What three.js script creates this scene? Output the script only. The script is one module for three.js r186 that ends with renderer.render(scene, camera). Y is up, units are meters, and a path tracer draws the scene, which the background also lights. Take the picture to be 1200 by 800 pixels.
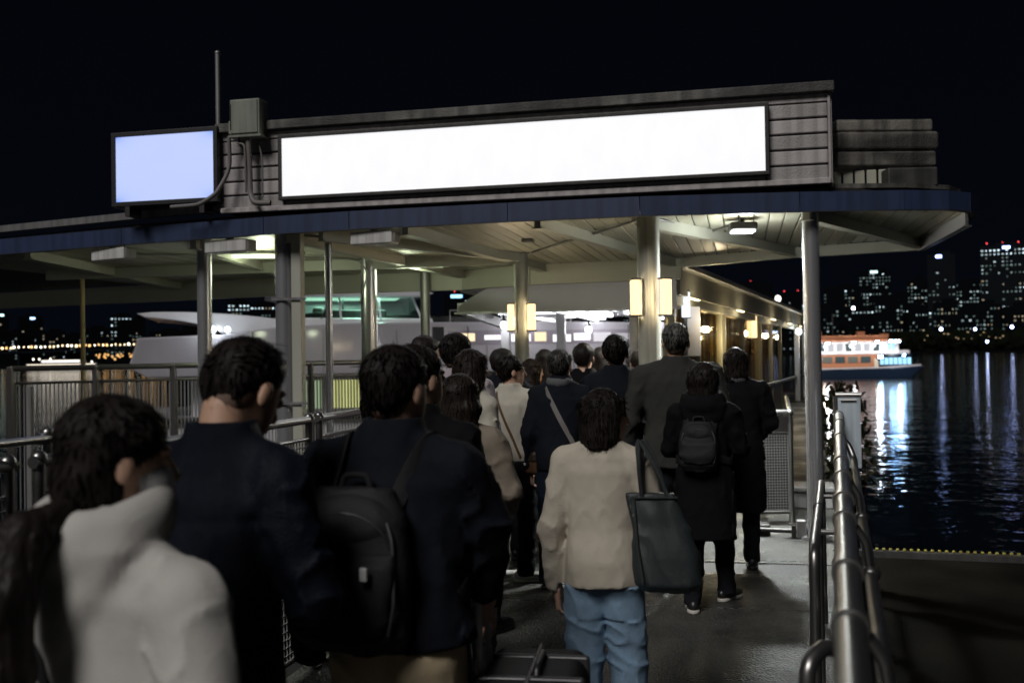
import * as THREE from 'three';
import { mergeGeometries } from 'three/addons/utils/BufferGeometryUtils.js';
import { RoundedBoxGeometry } from 'three/addons/geometries/RoundedBoxGeometry.js';
import { RectAreaLightUniformsLib } from 'three/addons/lights/RectAreaLightUniformsLib.js';
RectAreaLightUniformsLib.init();

// ---------- camera: eye height 1.62 m above the deck, x runs along the facade, -z into the terminal ----------
const scene = new THREE.Scene();
const camera = new THREE.PerspectiveCamera(36.87, 1024 / 682, 0.05, 6000);
camera.position.set(0, 1.62, 0);
camera.rotation.order = 'YXZ';
camera.rotation.set(Math.atan(17 / 1200), THREE.MathUtils.degToRad(12.7), -0.0155);
camera.focus = 5.6;
camera.userData.fStop = 2.8;
scene.add(camera);

// ---------- night sky, dim soft key light from behind and above, exposure ----------
{
  const w = 64, h = 32, d = new Float32Array(w * h * 4);
  for (let j = 0; j < h; j++) for (let i = 0; i < w; i++) {
    const el = (j + 0.5) / h * 180 - 90, g = Math.exp(-Math.max(el, 0) / 14), o = (j * w + i) * 4;
    d[o] = 0.0009 + 0.0006 * g; d[o + 1] = 0.0012 + 0.0012 * g; d[o + 2] = 0.0022 + 0.0024 * g; d[o + 3] = 1;
  }
  const t = new THREE.DataTexture(d, w, h, THREE.RGBAFormat, THREE.FloatType);
  t.mapping = THREE.EquirectangularReflectionMapping; t.magFilter = THREE.LinearFilter; t.needsUpdate = true;
  scene.background = t; scene.environment = t;
}
const sun = new THREE.DirectionalLight(new THREE.Color(1, 0.97, 0.94), 2.1);
sun.position.set(-2.4, 8, 8); sun.target.position.set(0, 0, 0);
sun.shadow.radius = 40;
sun.castShadow = true;
Object.assign(sun.shadow.camera, { left: -40, right: 40, top: 40, bottom: -40, near: 1, far: 160 });
scene.add(sun, sun.target);
const EXPOSURE = 1;

// ---------- helpers ----------
let seed = 7;
const rnd = () => { seed = (seed + 0x6d2b79f5) | 0; let t = Math.imul(seed ^ (seed >>> 15), 1 | seed); t = (t + Math.imul(t ^ (t >>> 7), 61 | t)) ^ t; return ((t ^ (t >>> 14)) >>> 0) / 4294967296; };
const rr = (a, b) => a + (b - a) * rnd();
const lin = (r, g, b) => new THREE.Color().setRGB(r, g, b);
const hash3 = (x, y, z) => { let h = Math.imul(x, 374761393) ^ Math.imul(y, 668265263) ^ Math.imul(z, 1274126177); h = Math.imul(h ^ (h >>> 13), 1103515245); h ^= h >>> 16; return (h >>> 0) / 4294967296; };
function vnoise(x, y, z) {                                  // value noise in -1..1
  const X = Math.floor(x), Y = Math.floor(y), Z = Math.floor(z); let u = x - X, v = y - Y, w = z - Z;
  u = u * u * (3 - 2 * u); v = v * v * (3 - 2 * v); w = w * w * (3 - 2 * w);
  const l = (a, b, t) => a + (b - a) * t;
  return 2 * l(l(l(hash3(X, Y, Z), hash3(X + 1, Y, Z), u), l(hash3(X, Y + 1, Z), hash3(X + 1, Y + 1, Z), u), v),
    l(l(hash3(X, Y, Z + 1), hash3(X + 1, Y, Z + 1), u), l(hash3(X, Y + 1, Z + 1), hash3(X + 1, Y + 1, Z + 1), u), v), w) - 1;
}
function tn(u, v, px, py, s) {                              // tileable 2-D noise: px by py cells over the tile
  const x = u * px, y = v * py, X = Math.floor(x), Y = Math.floor(y); let a = x - X, b = y - Y; a = a * a * (3 - 2 * a); b = b * b * (3 - 2 * b);
  const m = (i, n) => ((i % n) + n) % n, h = (i, j) => hash3(m(i, px), m(j, py), s);
  return (h(X, Y) * (1 - a) + h(X + 1, Y) * a) * (1 - b) + (h(X, Y + 1) * (1 - a) + h(X + 1, Y + 1) * a) * b;
}
const fbm = (u, v, px, py, s, oct = 4) => { let a = 0, k = 0.5, t = 0; for (let i = 0; i < oct; i++) { a += k * tn(u, v, px << i, py << i, s + i); t += k; k *= 0.5; } return a / t; };
function tex(n, fn, rx = 1, ry = 1, srgb = false) {         // a computed texture; rx, ry = repeats per metre
  const d = new Uint8Array(n * n * 4);
  for (let j = 0; j < n; j++) for (let i = 0; i < n; i++) {
    const c = fn(i / n, j / n), o = (j * n + i) * 4;
    const q = Array.isArray(c) ? c : [c, c, c];
    for (let k = 0; k < 3; k++) d[o + k] = Math.max(0, Math.min(255, q[k] * 255)); d[o + 3] = 255;
  }
  const t = new THREE.DataTexture(d, n, n); t.wrapS = t.wrapT = THREE.RepeatWrapping; t.magFilter = THREE.LinearFilter; t.repeat.set(rx, ry);
  if (srgb) t.colorSpace = THREE.SRGBColorSpace; t.needsUpdate = true; return t;
}
const T = {
  grime: tex(512, (u, v) => { const a = fbm(u, v, 5, 3, 1, 5), s = fbm(u, v, 40, 2, 9, 3), c = fbm(u, v, 24, 24, 21, 3); let k = 0.5 + 0.45 * a; k *= 0.72 + 0.28 * Math.min(1, Math.max(0, (s - 0.3) * 3)); k *= 0.9 + 0.1 * c; return [k, k * 0.985, k * 0.96]; }, 0.55, 0.55),
  heavy: tex(512, (u, v) => { const a = fbm(u, v, 4, 4, 31, 5), s = fbm(u, v, 30, 2, 39, 3); let k = 0.12 + 1.5 * Math.max(0, a - 0.36); k *= 0.35 + 1.3 * Math.max(0, s - 0.28); return [k, k * 0.97, k * 0.9]; }, 0.5, 0.8),
  deck: tex(1024, (u, v) => { const a = fbm(u, v, 4, 4, 51, 6), b = fbm(u, v, 11, 3, 57, 4), c = tn(u, v, 256, 256, 59); const e = Math.max(0, fbm(u, v, 7, 7, 54, 5) - 0.5) * 2.2; const k = Math.max(0.08, 0.12 + 1.25 * a * (0.35 + 1.0 * b) - 0.5 * e + 0.28 * (c - 0.5)); return [k, k * 1.0, k * 0.95]; }, 0.31, 0.31),
  deckRough: tex(512, (u, v) => { const a = fbm(u, v, 5, 5, 71, 5); return 0.4 + 0.5 * Math.min(1, Math.max(0, (a - 0.36) * 4)); }, 0.4, 0.4),
  soft: tex(512, (u, v) => { const k = 0.8 + 0.2 * fbm(u, v, 4, 3, 61, 5) - 0.06 * fbm(u, v, 22, 2, 66, 3); return [k, k, k]; }, 0.35, 0.35),
  grit: tex(512, (u, v) => 0.6 * tn(u, v, 128, 128, 81) + 0.4 * fbm(u, v, 16, 16, 83, 4), 0.9, 0.9),
  fabric: tex(512, (u, v) => { const w = 0.5 + 0.25 * Math.sin(u * 2 * Math.PI * 96) * Math.cos(v * 2 * Math.PI * 96); return 0.35 * w + 0.5 * fbm(u, v, 6, 5, 91, 5) + 0.15 * tn(u, v, 200, 200, 95); }, 2.6, 2.6),
  cloth: tex(512, (u, v) => { const k = 0.7 + 0.3 * fbm(u, v, 5, 4, 101, 5); return [k, k, k]; }, 1.3, 1.3),
  hair: tex(512, (u, v) => 0.55 * tn(u, v, 230, 5, 111) + 0.45 * tn(u, v, 90, 3, 113), 3, 3),
  metal: tex(512, (u, v) => 0.18 + 0.22 * fbm(u, v, 6, 3, 121, 5) + 0.08 * tn(u, v, 200, 4, 125), 0.8, 0.8),
  denim: tex(512, (u, v) => { const k = 0.62 + 0.5 * (fbm(u, v, 4, 3, 131, 4) - 0.3) + 0.12 * (tn(u, v, 256, 128, 135) - 0.5); return [k * 0.95, k, k * 1.03]; }, 1.4, 1.4),
  wave: tex(1024, (u, v) => 0.5 * fbm(u, v, 8, 10, 141, 4) + 0.32 * fbm(u, v, 26, 30, 147, 4) + 0.18 * fbm(u, v, 90, 100, 153, 3), 1 / 22, 1 / 22),
  glowEdge: tex(128, (u, v) => { const e = (t) => Math.exp(-t * 16); const c = Math.max(e(Math.hypot(u, v)), e(Math.hypot(1 - u, v)), e(Math.hypot(u, 1 - v)), e(Math.hypot(1 - u, 1 - v))); const n = 0.97 + 0.03 * fbm(u, v, 6, 6, 161, 3); return [(1 - 0.62 * c) * n, (1 - 0.42 * c) * n, n]; }),
  glowFlat: tex(128, (u, v) => { const n = 0.92 + 0.08 * fbm(u, v, 9, 3, 171, 3); return [n, n, n]; }),
};
const mats = {};
function mat(name, r, g, b, rough = 0.7, o = {}) { const m = new THREE.MeshPhysicalMaterial({ color: lin(r, g, b), roughness: rough, ...o }); m.name = name; mats[name] = m; return m; }
function glow(name, r, g, b, o = {}) { const m = new THREE.MeshStandardMaterial({ color: lin(0.02, 0.02, 0.02), roughness: 0.5, emissive: lin(r, g, b), emissiveIntensity: 1, ...o }); m.name = name; return m; }

const used = new Map();
function numbered(n) { const k = used.get(n) || 0; used.set(n, k + 1); return k ? n + '_' + String(k).padStart(3, '0') : n; }
function tag(o, label, category, group, kind) { o.userData.label = label; if (category) o.userData.category = category; if (group) o.userData.group = group; if (kind) o.userData.kind = kind; return o; }
function thing(name, label, category, x = 0, y = 0, z = 0, ry = 0, group) {
  const o = new THREE.Group(); o.name = numbered(name); o.position.set(x, y, z); o.rotation.y = ry; scene.add(o); return tag(o, label, category, group);
}
function flat(g) { const n = g.index ? g.toNonIndexed() : g; for (const k of Object.keys(n.attributes)) if (!['position', 'normal', 'uv'].includes(k)) n.deleteAttribute(k); return n; }
function metric(g) {                                        // uv in metres, by the dominant axis of the normal
  const p = g.attributes.position, n = g.attributes.normal, uv = new Float32Array(p.count * 2);
  for (let i = 0; i < p.count; i++) {
    const ax = Math.abs(n.getX(i)), ay = Math.abs(n.getY(i)), az = Math.abs(n.getZ(i));
    const q = ay > ax && ay > az ? [p.getX(i), p.getZ(i)] : ax > az ? [p.getZ(i), p.getY(i)] : [p.getX(i), p.getY(i)];
    uv[2 * i] = q[0]; uv[2 * i + 1] = q[1];
  }
  g.setAttribute('uv', new THREE.BufferAttribute(uv, 2)); return g;
}
function bx(w, h, d, x = 0, y = 0, z = 0, ry = 0) { const g = new THREE.BoxGeometry(w, h, d); if (ry) g.rotateY(ry); g.translate(x, y, z); return metric(flat(g)); }
function rbx(w, h, d, x = 0, y = 0, z = 0, r = 0.01, ry = 0, seg = 2) { const g = new RoundedBoxGeometry(w, h, d, seg, Math.min(r, w * 0.49, h * 0.49, d * 0.49)); if (ry) g.rotateY(ry); g.translate(x, y, z); return metric(flat(g)); }
const v3 = (a) => new THREE.Vector3(a[0], a[1], a[2]);
function rod(a, b, r, seg = 12, r2 = r) {
  const A = v3(a), B = v3(b), D = B.clone().sub(A), g = new THREE.CylinderGeometry(r2, r, D.length(), seg, 1);
  const uv = g.attributes.uv; for (let i = 0; i < uv.count; i++) uv.setXY(i, uv.getX(i) * r * 6.28, uv.getY(i) * D.length());
  g.applyQuaternion(new THREE.Quaternion().setFromUnitVectors(new THREE.Vector3(0, 1, 0), D.clone().normalize())); g.translate((A.x + B.x) / 2, (A.y + B.y) / 2, (A.z + B.z) / 2); return flat(g);
}
function bar(a, b, w, h) {                                   // a box beam between two points
  const A = v3(a), B = v3(b), D = B.clone().sub(A), g = new THREE.BoxGeometry(w, h, D.length());
  const m = new THREE.Matrix4().lookAt(B, A, new THREE.Vector3(0, 1, 0)); g.applyMatrix4(m); g.translate((A.x + B.x) / 2, (A.y + B.y) / 2, (A.z + B.z) / 2); return metric(flat(g));
}
function tube(pts, r, seg = 8, n = 0) { const c = new THREE.CatmullRomCurve3(pts.map(v3), false, 'catmullrom', 0.3); return flat(new THREE.TubeGeometry(c, n || pts.length * 6, r, seg, false)); }
function ball(r, x, y, z, sx = 1, sy = 1, sz = 1, seg = 12) { const g = new THREE.SphereGeometry(r, seg, Math.max(6, seg * 0.7 | 0)); g.scale(sx, sy, sz); g.translate(x, y, z); return flat(g); }
function slab(poly, y0, y1) {                                // a horizontal slab from an x,z outline
  const s = new THREE.Shape(poly.map(([x, z]) => new THREE.Vector2(x, -z))), g = new THREE.ExtrudeGeometry(s, { depth: y1 - y0, bevelEnabled: false });
  g.rotateX(-Math.PI / 2); g.translate(0, y0, 0); return metric(flat(g));
}
function quad(a, b, c, d) { const g = new THREE.BufferGeometry(); g.setAttribute('position', new THREE.Float32BufferAttribute([...a, ...b, ...c, ...a, ...c, ...d], 3)); g.computeVertexNormals(); return metric(g); }
function mesh(parent, name, geos, m, label) {
  const list = Array.isArray(geos) ? geos : [geos], g = list.length > 1 ? mergeGeometries(list, false) : list[0];
  const o = new THREE.Mesh(g, m); o.name = parent === scene ? numbered(name) : name; o.castShadow = o.receiveShadow = true; if (label) o.userData.label = label; parent.add(o); return o;
}
function structure(name, geos, m) { const o = mesh(scene, name, geos, m); o.userData.kind = 'structure'; return o; }
function stuff(o) { o.userData.kind = 'stuff'; return o; }
function area(parent, r, g, b, I, w, h, pos, to) { const l = new THREE.RectAreaLight(lin(r, g, b), I, w, h); l.position.set(...pos); parent.add(l); l.lookAt(new THREE.Vector3(...to)); return l; }
function point(parent, r, g, b, I, pos, rad = 1) { const l = new THREE.PointLight(lin(r, g, b), I, 0, 2); l.position.set(...pos); l.castShadow = true; l.shadow.radius = rad; parent.add(l); return l; }

const M = {
  clad: mat('weathered_cladding', 0.5, 0.465, 0.475, 0.6, { map: T.grime, bumpMap: T.grit, bumpScale: 0.002 }),
  cap: mat('grimy_coping', 0.16, 0.155, 0.15, 0.65, { map: T.heavy, bumpMap: T.grit, bumpScale: 0.003 }),
  stain: mat('stained_panel', 0.26, 0.25, 0.235, 0.7, { map: T.heavy, bumpMap: T.grit, bumpScale: 0.004 }),
  dark: mat('dark_metal', 0.06, 0.058, 0.058, 0.45, { metalness: 0.4, map: T.grime }),
  black: mat('black_frame', 0.018, 0.017, 0.018, 0.4),
  blue: mat('navy_fascia_paint', 0.03, 0.048, 0.115, 0.45, { map: T.grime }),
  column: mat('column_paint', 0.4, 0.395, 0.34, 0.45, { map: T.grime, bumpMap: T.grit, bumpScale: 0.001 }),
  soffit: mat('cream_soffit', 0.34, 0.335, 0.27, 0.35, { map: T.soft }),
  beam: mat('painted_steel', 0.36, 0.36, 0.305, 0.5, { map: T.soft, bumpMap: T.grit, bumpScale: 0.0015 }),
  steel: mat('stainless_steel', 0.48, 0.48, 0.5, 0.27, { metalness: 0.75, bumpMap: T.metal, bumpScale: 0.0006 }),
  rail: mat('brushed_rail', 0.26, 0.255, 0.25, 0.33, { metalness: 0.95, bumpMap: T.metal, bumpScale: 0.0006 }),
  galv: mat('galvanised', 0.34, 0.34, 0.35, 0.42, { metalness: 0.5, map: T.grime }),
  wire: mat('wire', 0.3, 0.3, 0.3, 0.45, { metalness: 0.6 }),
  deck: mat('deck_plate', 0.085, 0.085, 0.08, 0.8, { map: T.deck, roughnessMap: T.deckRough, bumpMap: T.grit, bumpScale: 0.014 }),
  under: mat('deck_base', 0.02, 0.02, 0.02, 0.8, { specularIntensity: 0.3 }),
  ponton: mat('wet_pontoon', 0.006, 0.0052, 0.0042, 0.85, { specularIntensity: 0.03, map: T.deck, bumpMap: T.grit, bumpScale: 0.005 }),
  white: mat('white_gloss', 0.55, 0.54, 0.57, 0.22, { clearcoat: 0.6, clearcoatRoughness: 0.12, map: T.soft }),
  hull: mat('white_hull', 0.33, 0.315, 0.345, 0.16, { clearcoat: 1, clearcoatRoughness: 0.06, map: T.soft, bumpMap: T.soft, bumpScale: 0.03 }),
  box: mat('grey_box_paint', 0.22, 0.24, 0.2, 0.5, { map: T.grime }),
  cable: mat('cable', 0.11, 0.1, 0.095, 0.6),
  glass: mat('window_glass', 0.75, 0.82, 0.8, 0.03, { transmission: 1, thickness: 0 }),
  tint: mat('tinted_glass', 0.75, 0.7, 0.58, 0.05, { transmission: 1, thickness: 0, ior: 1.25 }),
};

// ================= ground, water, far shore =================
const WATER_Y = -1.3;
{
  const g = new THREE.PlaneGeometry(5000, 5000, 1, 1); g.rotateX(-Math.PI / 2); g.translate(0, WATER_Y, -1500);
  structure('water', metric(flat(g)), mat('harbour_water', 0.0015, 0.003, 0.0045, 0.06, { ior: 1.33, bumpMap: T.wave, bumpScale: 0.058 }));
}
const railX = (z) => 0.03 - 0.0845 * (z + 0.15) + 0.0;         // the right-hand railing and deck edge swing slowly outwards
const FX = -2.3;                                               // line of the left fence
structure('pier_deck', [slab([[FX - 0.1, 3], [railX(0) + 0.12, 3], [railX(0) + 0.12, 0], [railX(-9) + 0.1, -9], [0.92, -10.5], [1.02, -12.6], [1.36, -13.4], [1.34, -14.1], [1.1, -14.4], [3.0, -42], [-7, -42], [-7, -9.1], [FX - 0.1, -9.1]], -0.4, -0.012)], M.under);
{
  const cuts = [3, -0.2, -2.4, -4.55, -6.66, -7.72, -8.52, -9.05, -11.2, -13.4, -16, -20, -26, -34, -42];
  for (let i = 0; i + 1 < cuts.length; i++) {
    const a = cuts[i] - 0.006, b = cuts[i + 1] + 0.006;
    if (i === 5) continue;                                      // the dark ramp hinge is built apart
    const L = i < 7 ? FX : -6.8, R = (z) => (z > -9.06 ? railX(Math.min(z, 0)) + 0.06 : 0.82 + (-9.06 - z) * 0.055);
    const m = mesh(scene, 'deck_plate', slab([[L, a], [R(a), a], [R(b), b], [L, b]], -0.011, -0.0015 * (i % 2)), M.deck); m.userData.kind = 'structure';
  }
  const h = thing('ramp_hinge', 'dark steel hinge strip with rows of drain slots across the deck between the queue', 'drain grate', 0, 0, 0);
  mesh(h, 'hinge_plate', slab([[FX, -7.727], [railX(-7.7), -7.727], [railX(-8.1), -8.1], [FX, -8.1]], -0.011, -0.004), mat('dark_hinge', 0.02, 0.02, 0.021, 0.6, { bumpMap: T.grit, bumpScale: 0.004 }));
  mesh(h, 'cover_plate', slab([[FX, -8.106], [railX(-8.1), -8.106], [railX(-8.5), -8.514], [FX, -8.514]], -0.011, 0.003), M.deck);
  const slots = []; for (let x = FX + 0.1; x < 0.6; x += 0.075) slots.push(bx(0.045, 0.003, 0.018, x, 0.0045, -8.2, 0.5));
  stuff(mesh(h, 'drain_slot', slots, M.black));
}
{ // lower pontoon outside the railing, with a string of small yellow markers along its far edge
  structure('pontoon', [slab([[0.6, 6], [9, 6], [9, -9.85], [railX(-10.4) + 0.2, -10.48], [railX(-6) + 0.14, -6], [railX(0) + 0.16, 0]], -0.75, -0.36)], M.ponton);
  const e = thing('edge_strip', 'black kerb strip with small yellow markers on the pontoon edge', 'edge strip', 0, -0.36, 0);
  mesh(e, 'kerb', [bar([1.06, 0.03, -10.4], [8, 0.03, -9.86], 0.09, 0.06)], M.dark);
  for (let i = 0; i < 110; i++) { const t = i / 110; mesh(e, 'marker', rbx(0.026, 0.022, 0.03, 1.1 + 6.8 * t, 0.075, -10.395 + 0.53 * t, 0.006, 0, 1), markerM()); }
  function markerM() { return (mats.marker ||= mat('marker', 0.14, 0.11, 0.015, 0.6, { emissive: lin(0.02, 0.015, 0.002) })); }
}
structure('far_shore', [slab([[-900, -1000], [-500, -830], [-100, -900], [60, -880], [700, -760], [1400, -900], [1400, -2200], [-900, -2200]], WATER_Y - 2, WATER_Y + 1.6)], mat('dark_land', 0.004, 0.004, 0.004, 0.9, { specularIntensity: 0 }));

// ================= the pier canopy =================
const front = [[-13, -11.2], [-10, -10.25], [-7.86, -9.6], [-6.1, -9.22], [-4.4, -8.93], [-3.5, -8.83], [-2.0, -8.79], [-0.84, -8.8], [0.49, -8.98], [1.35, -9.16], [1.72, -9.3], [1.93, -9.5], [2.04, -9.78]];
const back = [[2.0, -12.15], [0.6, -12.55], [-0.75, -13.4], [-2.78, -13.6], [-3.9, -14.2], [-6.5, -14.2], [-13, -15.5]];
const lineZ = (line, x) => { const s = line[0][0] > line[1][0] ? [...line].reverse() : line; for (let i = 0; i + 1 < s.length; i++) if (x >= s[i][0] && x <= s[i + 1][0]) return s[i][1] + (s[i + 1][1] - s[i][1]) * (x - s[i][0]) / (s[i + 1][0] - s[i][0]); return x < s[0][0] ? s[0][1] : s[s.length - 1][1]; };
const canopy = thing('pier_canopy', 'wide pale pier canopy on steel columns with a navy blue edge over the queue', 'canopy');
const SOF = 2.86;
{
  // roof: a low sloped slab over the soffit
  mesh(canopy, 'roof', [slab([...front.map(([x, z]) => [x, z - 0.06]), ...back], SOF + 0.012, SOF + 0.05)], M.dark);
  const rp = [[-13, -11.3], [-7.8, -9.75], [-5.9, -9.3], [-4.85, -9.12], [0.75, -9.15], [1.5, -9.45], [1.85, -9.8], [1.8, -12], [-0.8, -13.3], [-4, -14], [-13, -15.2]];
  mesh(canopy, 'upper_roof', [slab(rp, SOF + 0.05, SOF + 0.16)], M.dark);
  const eave = []; for (let i = 0; i < 3; i++) eave.push(bar([rp[i][0], 3.1 - 0 * i, rp[i][1] + 0.05], [rp[i + 1][0], 3.1, rp[i + 1][1] + 0.05], 0.06, 0.07));
  mesh(canopy, 'eave_gutter', eave, M.galv);
  // navy fascia: one panel per straight run, with open joints
  const rim = [...front, [2.0, -12.15]];
  for (let i = 0; i + 1 < rim.length; i++) {
    const [ax, az] = rim[i], [bx_, bz] = rim[i + 1], L = Math.hypot(bx_ - ax, bz - az), n = Math.max(1, Math.round(L / 1.5));
    for (let k = 0; k < n; k++) {
      const p = (t) => [ax + (bx_ - ax) * t, 2.887 + (i % 2) * 0.0, az + (bz - az) * t], e = 0.003 / L;
      const curved = i >= 9 && i < 12;
      mesh(canopy, 'fascia_panel', [bar(p(k / n + (curved ? 0 : e)), p((k + 1) / n - (curved ? 0 : e)), 0.035, 0.165)], M.blue);
    }
    const q = (t) => [ax + (bx_ - ax) * t, 2.805, az + (bz - az) * t - 0.006];
    mesh(canopy, 'fascia_lip', [bar(q(0), q(1), 0.045, 0.012)], M.dark);
  }
  // soffit boards running front to back
  const tones = [0, 1, 2].map((k) => mat('soffit_board', 0.38 - 0.03 * k, 0.375 - 0.03 * k, 0.295 - 0.022 * k, 0.32 + 0.06 * k, { map: T.soft }));
  const sp = 0.138;
  for (let x = -9.4; x < 1.98; x += sp) {
    const z0 = Math.min(lineZ(front, x), lineZ(front, x + sp)) - 0.03, z1 = Math.max(lineZ(back, Math.min(x, 2)), lineZ(back, Math.min(x + sp, 2))) + 0.03;
    if (z0 - z1 < 0.2) continue;
    mesh(canopy, 'soffit_board', rbx(sp - 0.012, 0.014, z0 - z1, x + sp / 2, SOF + 0.004 * ((x * 13 | 0) % 2), (z0 + z1) / 2, 0.005, 0, 1), tones[Math.floor(rnd() * 3)]);
  }
  // back and side edge beams, radial beams
  for (let i = 0; i + 1 < back.length; i++) { const H = i > 1 ? 0.27 : 0.12; mesh(canopy, 'edge_beam', [bar([back[i][0], SOF - 0.01 - H / 2, back[i][1]], [back[i + 1][0], SOF - 0.01 - H / 2, back[i + 1][1]], 0.1, H)], M.beam); }
  mesh(canopy, 'inner_fascia', [bar([1.985, 2.79, -9.85], [1.955, 2.79, -12.1], 0.025, 0.12), bar([1.99, 2.725, -9.85], [1.96, 2.725, -12.1], 0.07, 0.012)], M.white);
  const edgeAt = (x) => lineZ(front, x);
  const rad = [[-1.75, -8.86, -0.85, -13.3], [-3.0, -8.92, -2.6, -13.5], [0.55, -9.1, 1.95, -12.1], [-0.81, -9.2, 0.6, -12.5], [-4.23, -9.1, -3.9, -14.1], [-5.36, -9.3, -6.4, -14.1], [-3.9, -9.1, -2.55, -12], [-7.5, -9.6, -8.6, -14.5]];
  for (const [x0, z0, x1, z1] of rad) mesh(canopy, 'beam', [bar([x0, SOF - 0.06, z0], [x1, SOF - 0.06, z1], 0.06, 0.1), bar([x0, SOF - 0.114, z0], [x1, SOF - 0.114, z1], 0.1, 0.008)], M.beam);
  mesh(canopy, 'cross_beam', [bar([-9, SOF - 0.075, -11.9], [-2.58, SOF - 0.075, -12], 0.07, 0.13)], M.beam);
  for (const pts of [[[-4.2, 2.83, -9.25], [-2.6, 2.83, -11.9], [-2.6, 2.4, -11.9]], [[-0.72, 2.835, -9.3], [-0.3, 2.835, -10.4], [0.02, 2.835, -9.7]], [[-0.9, 2.835, -9.3], [-2.4, 2.835, -11.8]], [[-7, 2.83, -10.1], [-4.6, 2.83, -11.8], [-4.6, 2.3, -11.9]]]) mesh(canopy, 'conduit', [tube(pts, 0.012, 6)], M.galv);
  for (const [x, z] of [[-2.2, -10.6], [-1.4, -11.6], [-3.6, -10.4]]) mesh(canopy, 'junction_cover', [rbx(0.12, 0.04, 0.12, x, 2.835, z, 0.01)], M.galv);
  // columns
  const col = (x, z, r, m, extra = []) => mesh(canopy, 'column', [rod([x, 0, z], [x, SOF, z], r, 28), rod([x, 0, z], [x, 0.03, z], r * 1.8, 20), rod([x, SOF - 0.02, z], [x, SOF, z], r * 1.35, 20), ...extra], m);
  col(0.591, -9.2, 0.072, M.steel); col(-0.809, -9.2, 0.102, M.column); col(-2.581, -12, 0.085, M.column); col(-4.519, -12, 0.1, M.steel); col(-4.42, -14, 0.07, M.galv);
  col(-4.33, -9.2, 0.088, M.steel); col(-5.355, -9.5, 0.073, M.steel); col(-4.02, -9.55, 0.035, M.steel);
  mesh(canopy, 'column', [rbx(0.1, SOF, 0.1, -4.17, SOF / 2, -9.16, 0.008), rbx(0.2, 0.03, 0.2, -4.17, 0.015, -9.16, 0.005)], M.beam);
  for (const y of [0.5, 1.2, 2.2]) mesh(canopy, 'column_strap', [bx(0.36, 0.025, 0.012, -4.24, y, -9.095)], M.galv);
  // parapet behind the signs: boards, frame, coping
  const par = mesh(canopy, 'parapet', [bx(5.58, 0.74, 0.5, -2.06, 3.41, -9.28)], M.dark);
  const board = (x0, x1, k) => mesh(par, 'plank', rbx(x1 - x0 - 0.01, 0.118, 0.03, (x0 + x1) / 2, 3.135 + k * 0.132, -9.012, 0.012, 0, 2), k % 2 ? M.clad : mats.clad2 ||= mat('weathered_cladding_dark', 0.36, 0.345, 0.35, 0.55, { map: T.grime, bumpMap: T.grit, bumpScale: 0.003 }));
  for (let k = 0; k < 5; k++) { board(0.225, 0.74, k); board(-4.88, -4.22, k); board(-4.22, -2, k); board(-2, 0.225, k); }
  mesh(par, 'top_rail', [rbx(5.62, 0.068, 0.03, -2.06, 3.764, -9.004, 0.008)], M.clad);
  mesh(par, 'side_board', [bx(0.03, 0.76, 0.52, 0.755, 3.42, -9.27), bx(0.02, 0.74, 0.03, 0.745, 3.41, -8.99)], M.clad);
  mesh(par, 'bottom_rail', [rbx(5.62, 0.05, 0.06, -2.06, 3.055, -8.985, 0.008)], M.clad);
  mesh(canopy, 'coping', [rbx(5.7, 0.09, 0.12, -2.06, 3.845, -8.99, 0.012), bx(5.66, 0.03, 0.5, -2.06, 3.86, -9.28)], M.cap);
  // stained block to the right of the parapet
  const Xr = (x0, x1, y0, y1, z) => rbx(x1 - x0, y1 - y0 - 0.012, 0.45, (x0 + x1) / 2, (y0 + y1) / 2, z - (x0 + x1 - 1.5) * 0.13, 0.025, 0.26);
  mesh(canopy, 'stained_panel', [Xr(0.78, 1.66, 3.565, 3.69, -9.72)], M.stain); mesh(canopy, 'stained_panel', [Xr(0.78, 1.7, 3.4, 3.57, -9.68)], M.stain); mesh(canopy, 'stained_panel', [Xr(0.78, 1.68, 3.25, 3.4, -9.7)], M.stain);
  for (let k = 0; k < 6; k++) mesh(canopy, 'soffit_board', rbx(0.085, 0.16, 0.02, 0.85 + 0.1 * k, 3.15, -9.6, 0.01, 0, 1), M.soffit);
  mesh(canopy, 'plinth', [rbx(0.44, 0.17, 0.3, 1.45, 3.13, -9.62, 0.02, 0.2)], mats.plinth = mat('plinth_grey', 0.09, 0.09, 0.095, 0.6, { map: T.heavy }));
  mesh(canopy, 'hip_roof', [slab([[0.8, -9.2], [1.4, -9.35], [1.8, -9.6], [1.95, -9.9], [1.9, -12], [0.8, -12.4]], SOF + 0.161, SOF + 0.2)], M.cap);
}
// the two light boxes
const sign = thing('light_box_sign', 'long blank glowing white light box sign on the parapet above the queue', 'sign', -1.998, 3.43, -8.94);
{
  mesh(sign, 'panel', [bx(4.43, 0.548, 0.02, 0, 0, 0.0)], glow('white_panel_light', 1.0, 1.0, 1.02, { emissiveMap: T.glowFlat }));
  const f = []; for (const y of [-0.291, 0.291]) f.push(rbx(4.5, 0.034, 0.09, 0, y, -0.015, 0.006)); for (const x of [-2.232, 2.232]) f.push(rbx(0.034, 0.55, 0.09, x, 0, -0.015, 0.006));
  mesh(sign, 'frame', f, M.dark);
  area(sign, 1, 1, 1.02, 1.0, 4.4, 0.54, [0, 0, 0.02], [0, 0, 5].map((v, i) => v + [-1.998, 3.43, -8.94][i]));
}
const bsign = thing('light_box_sign', 'small blank glowing pale blue light box sign left of the long white one', 'sign', -5.435, 3.5, -8.98);
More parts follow.
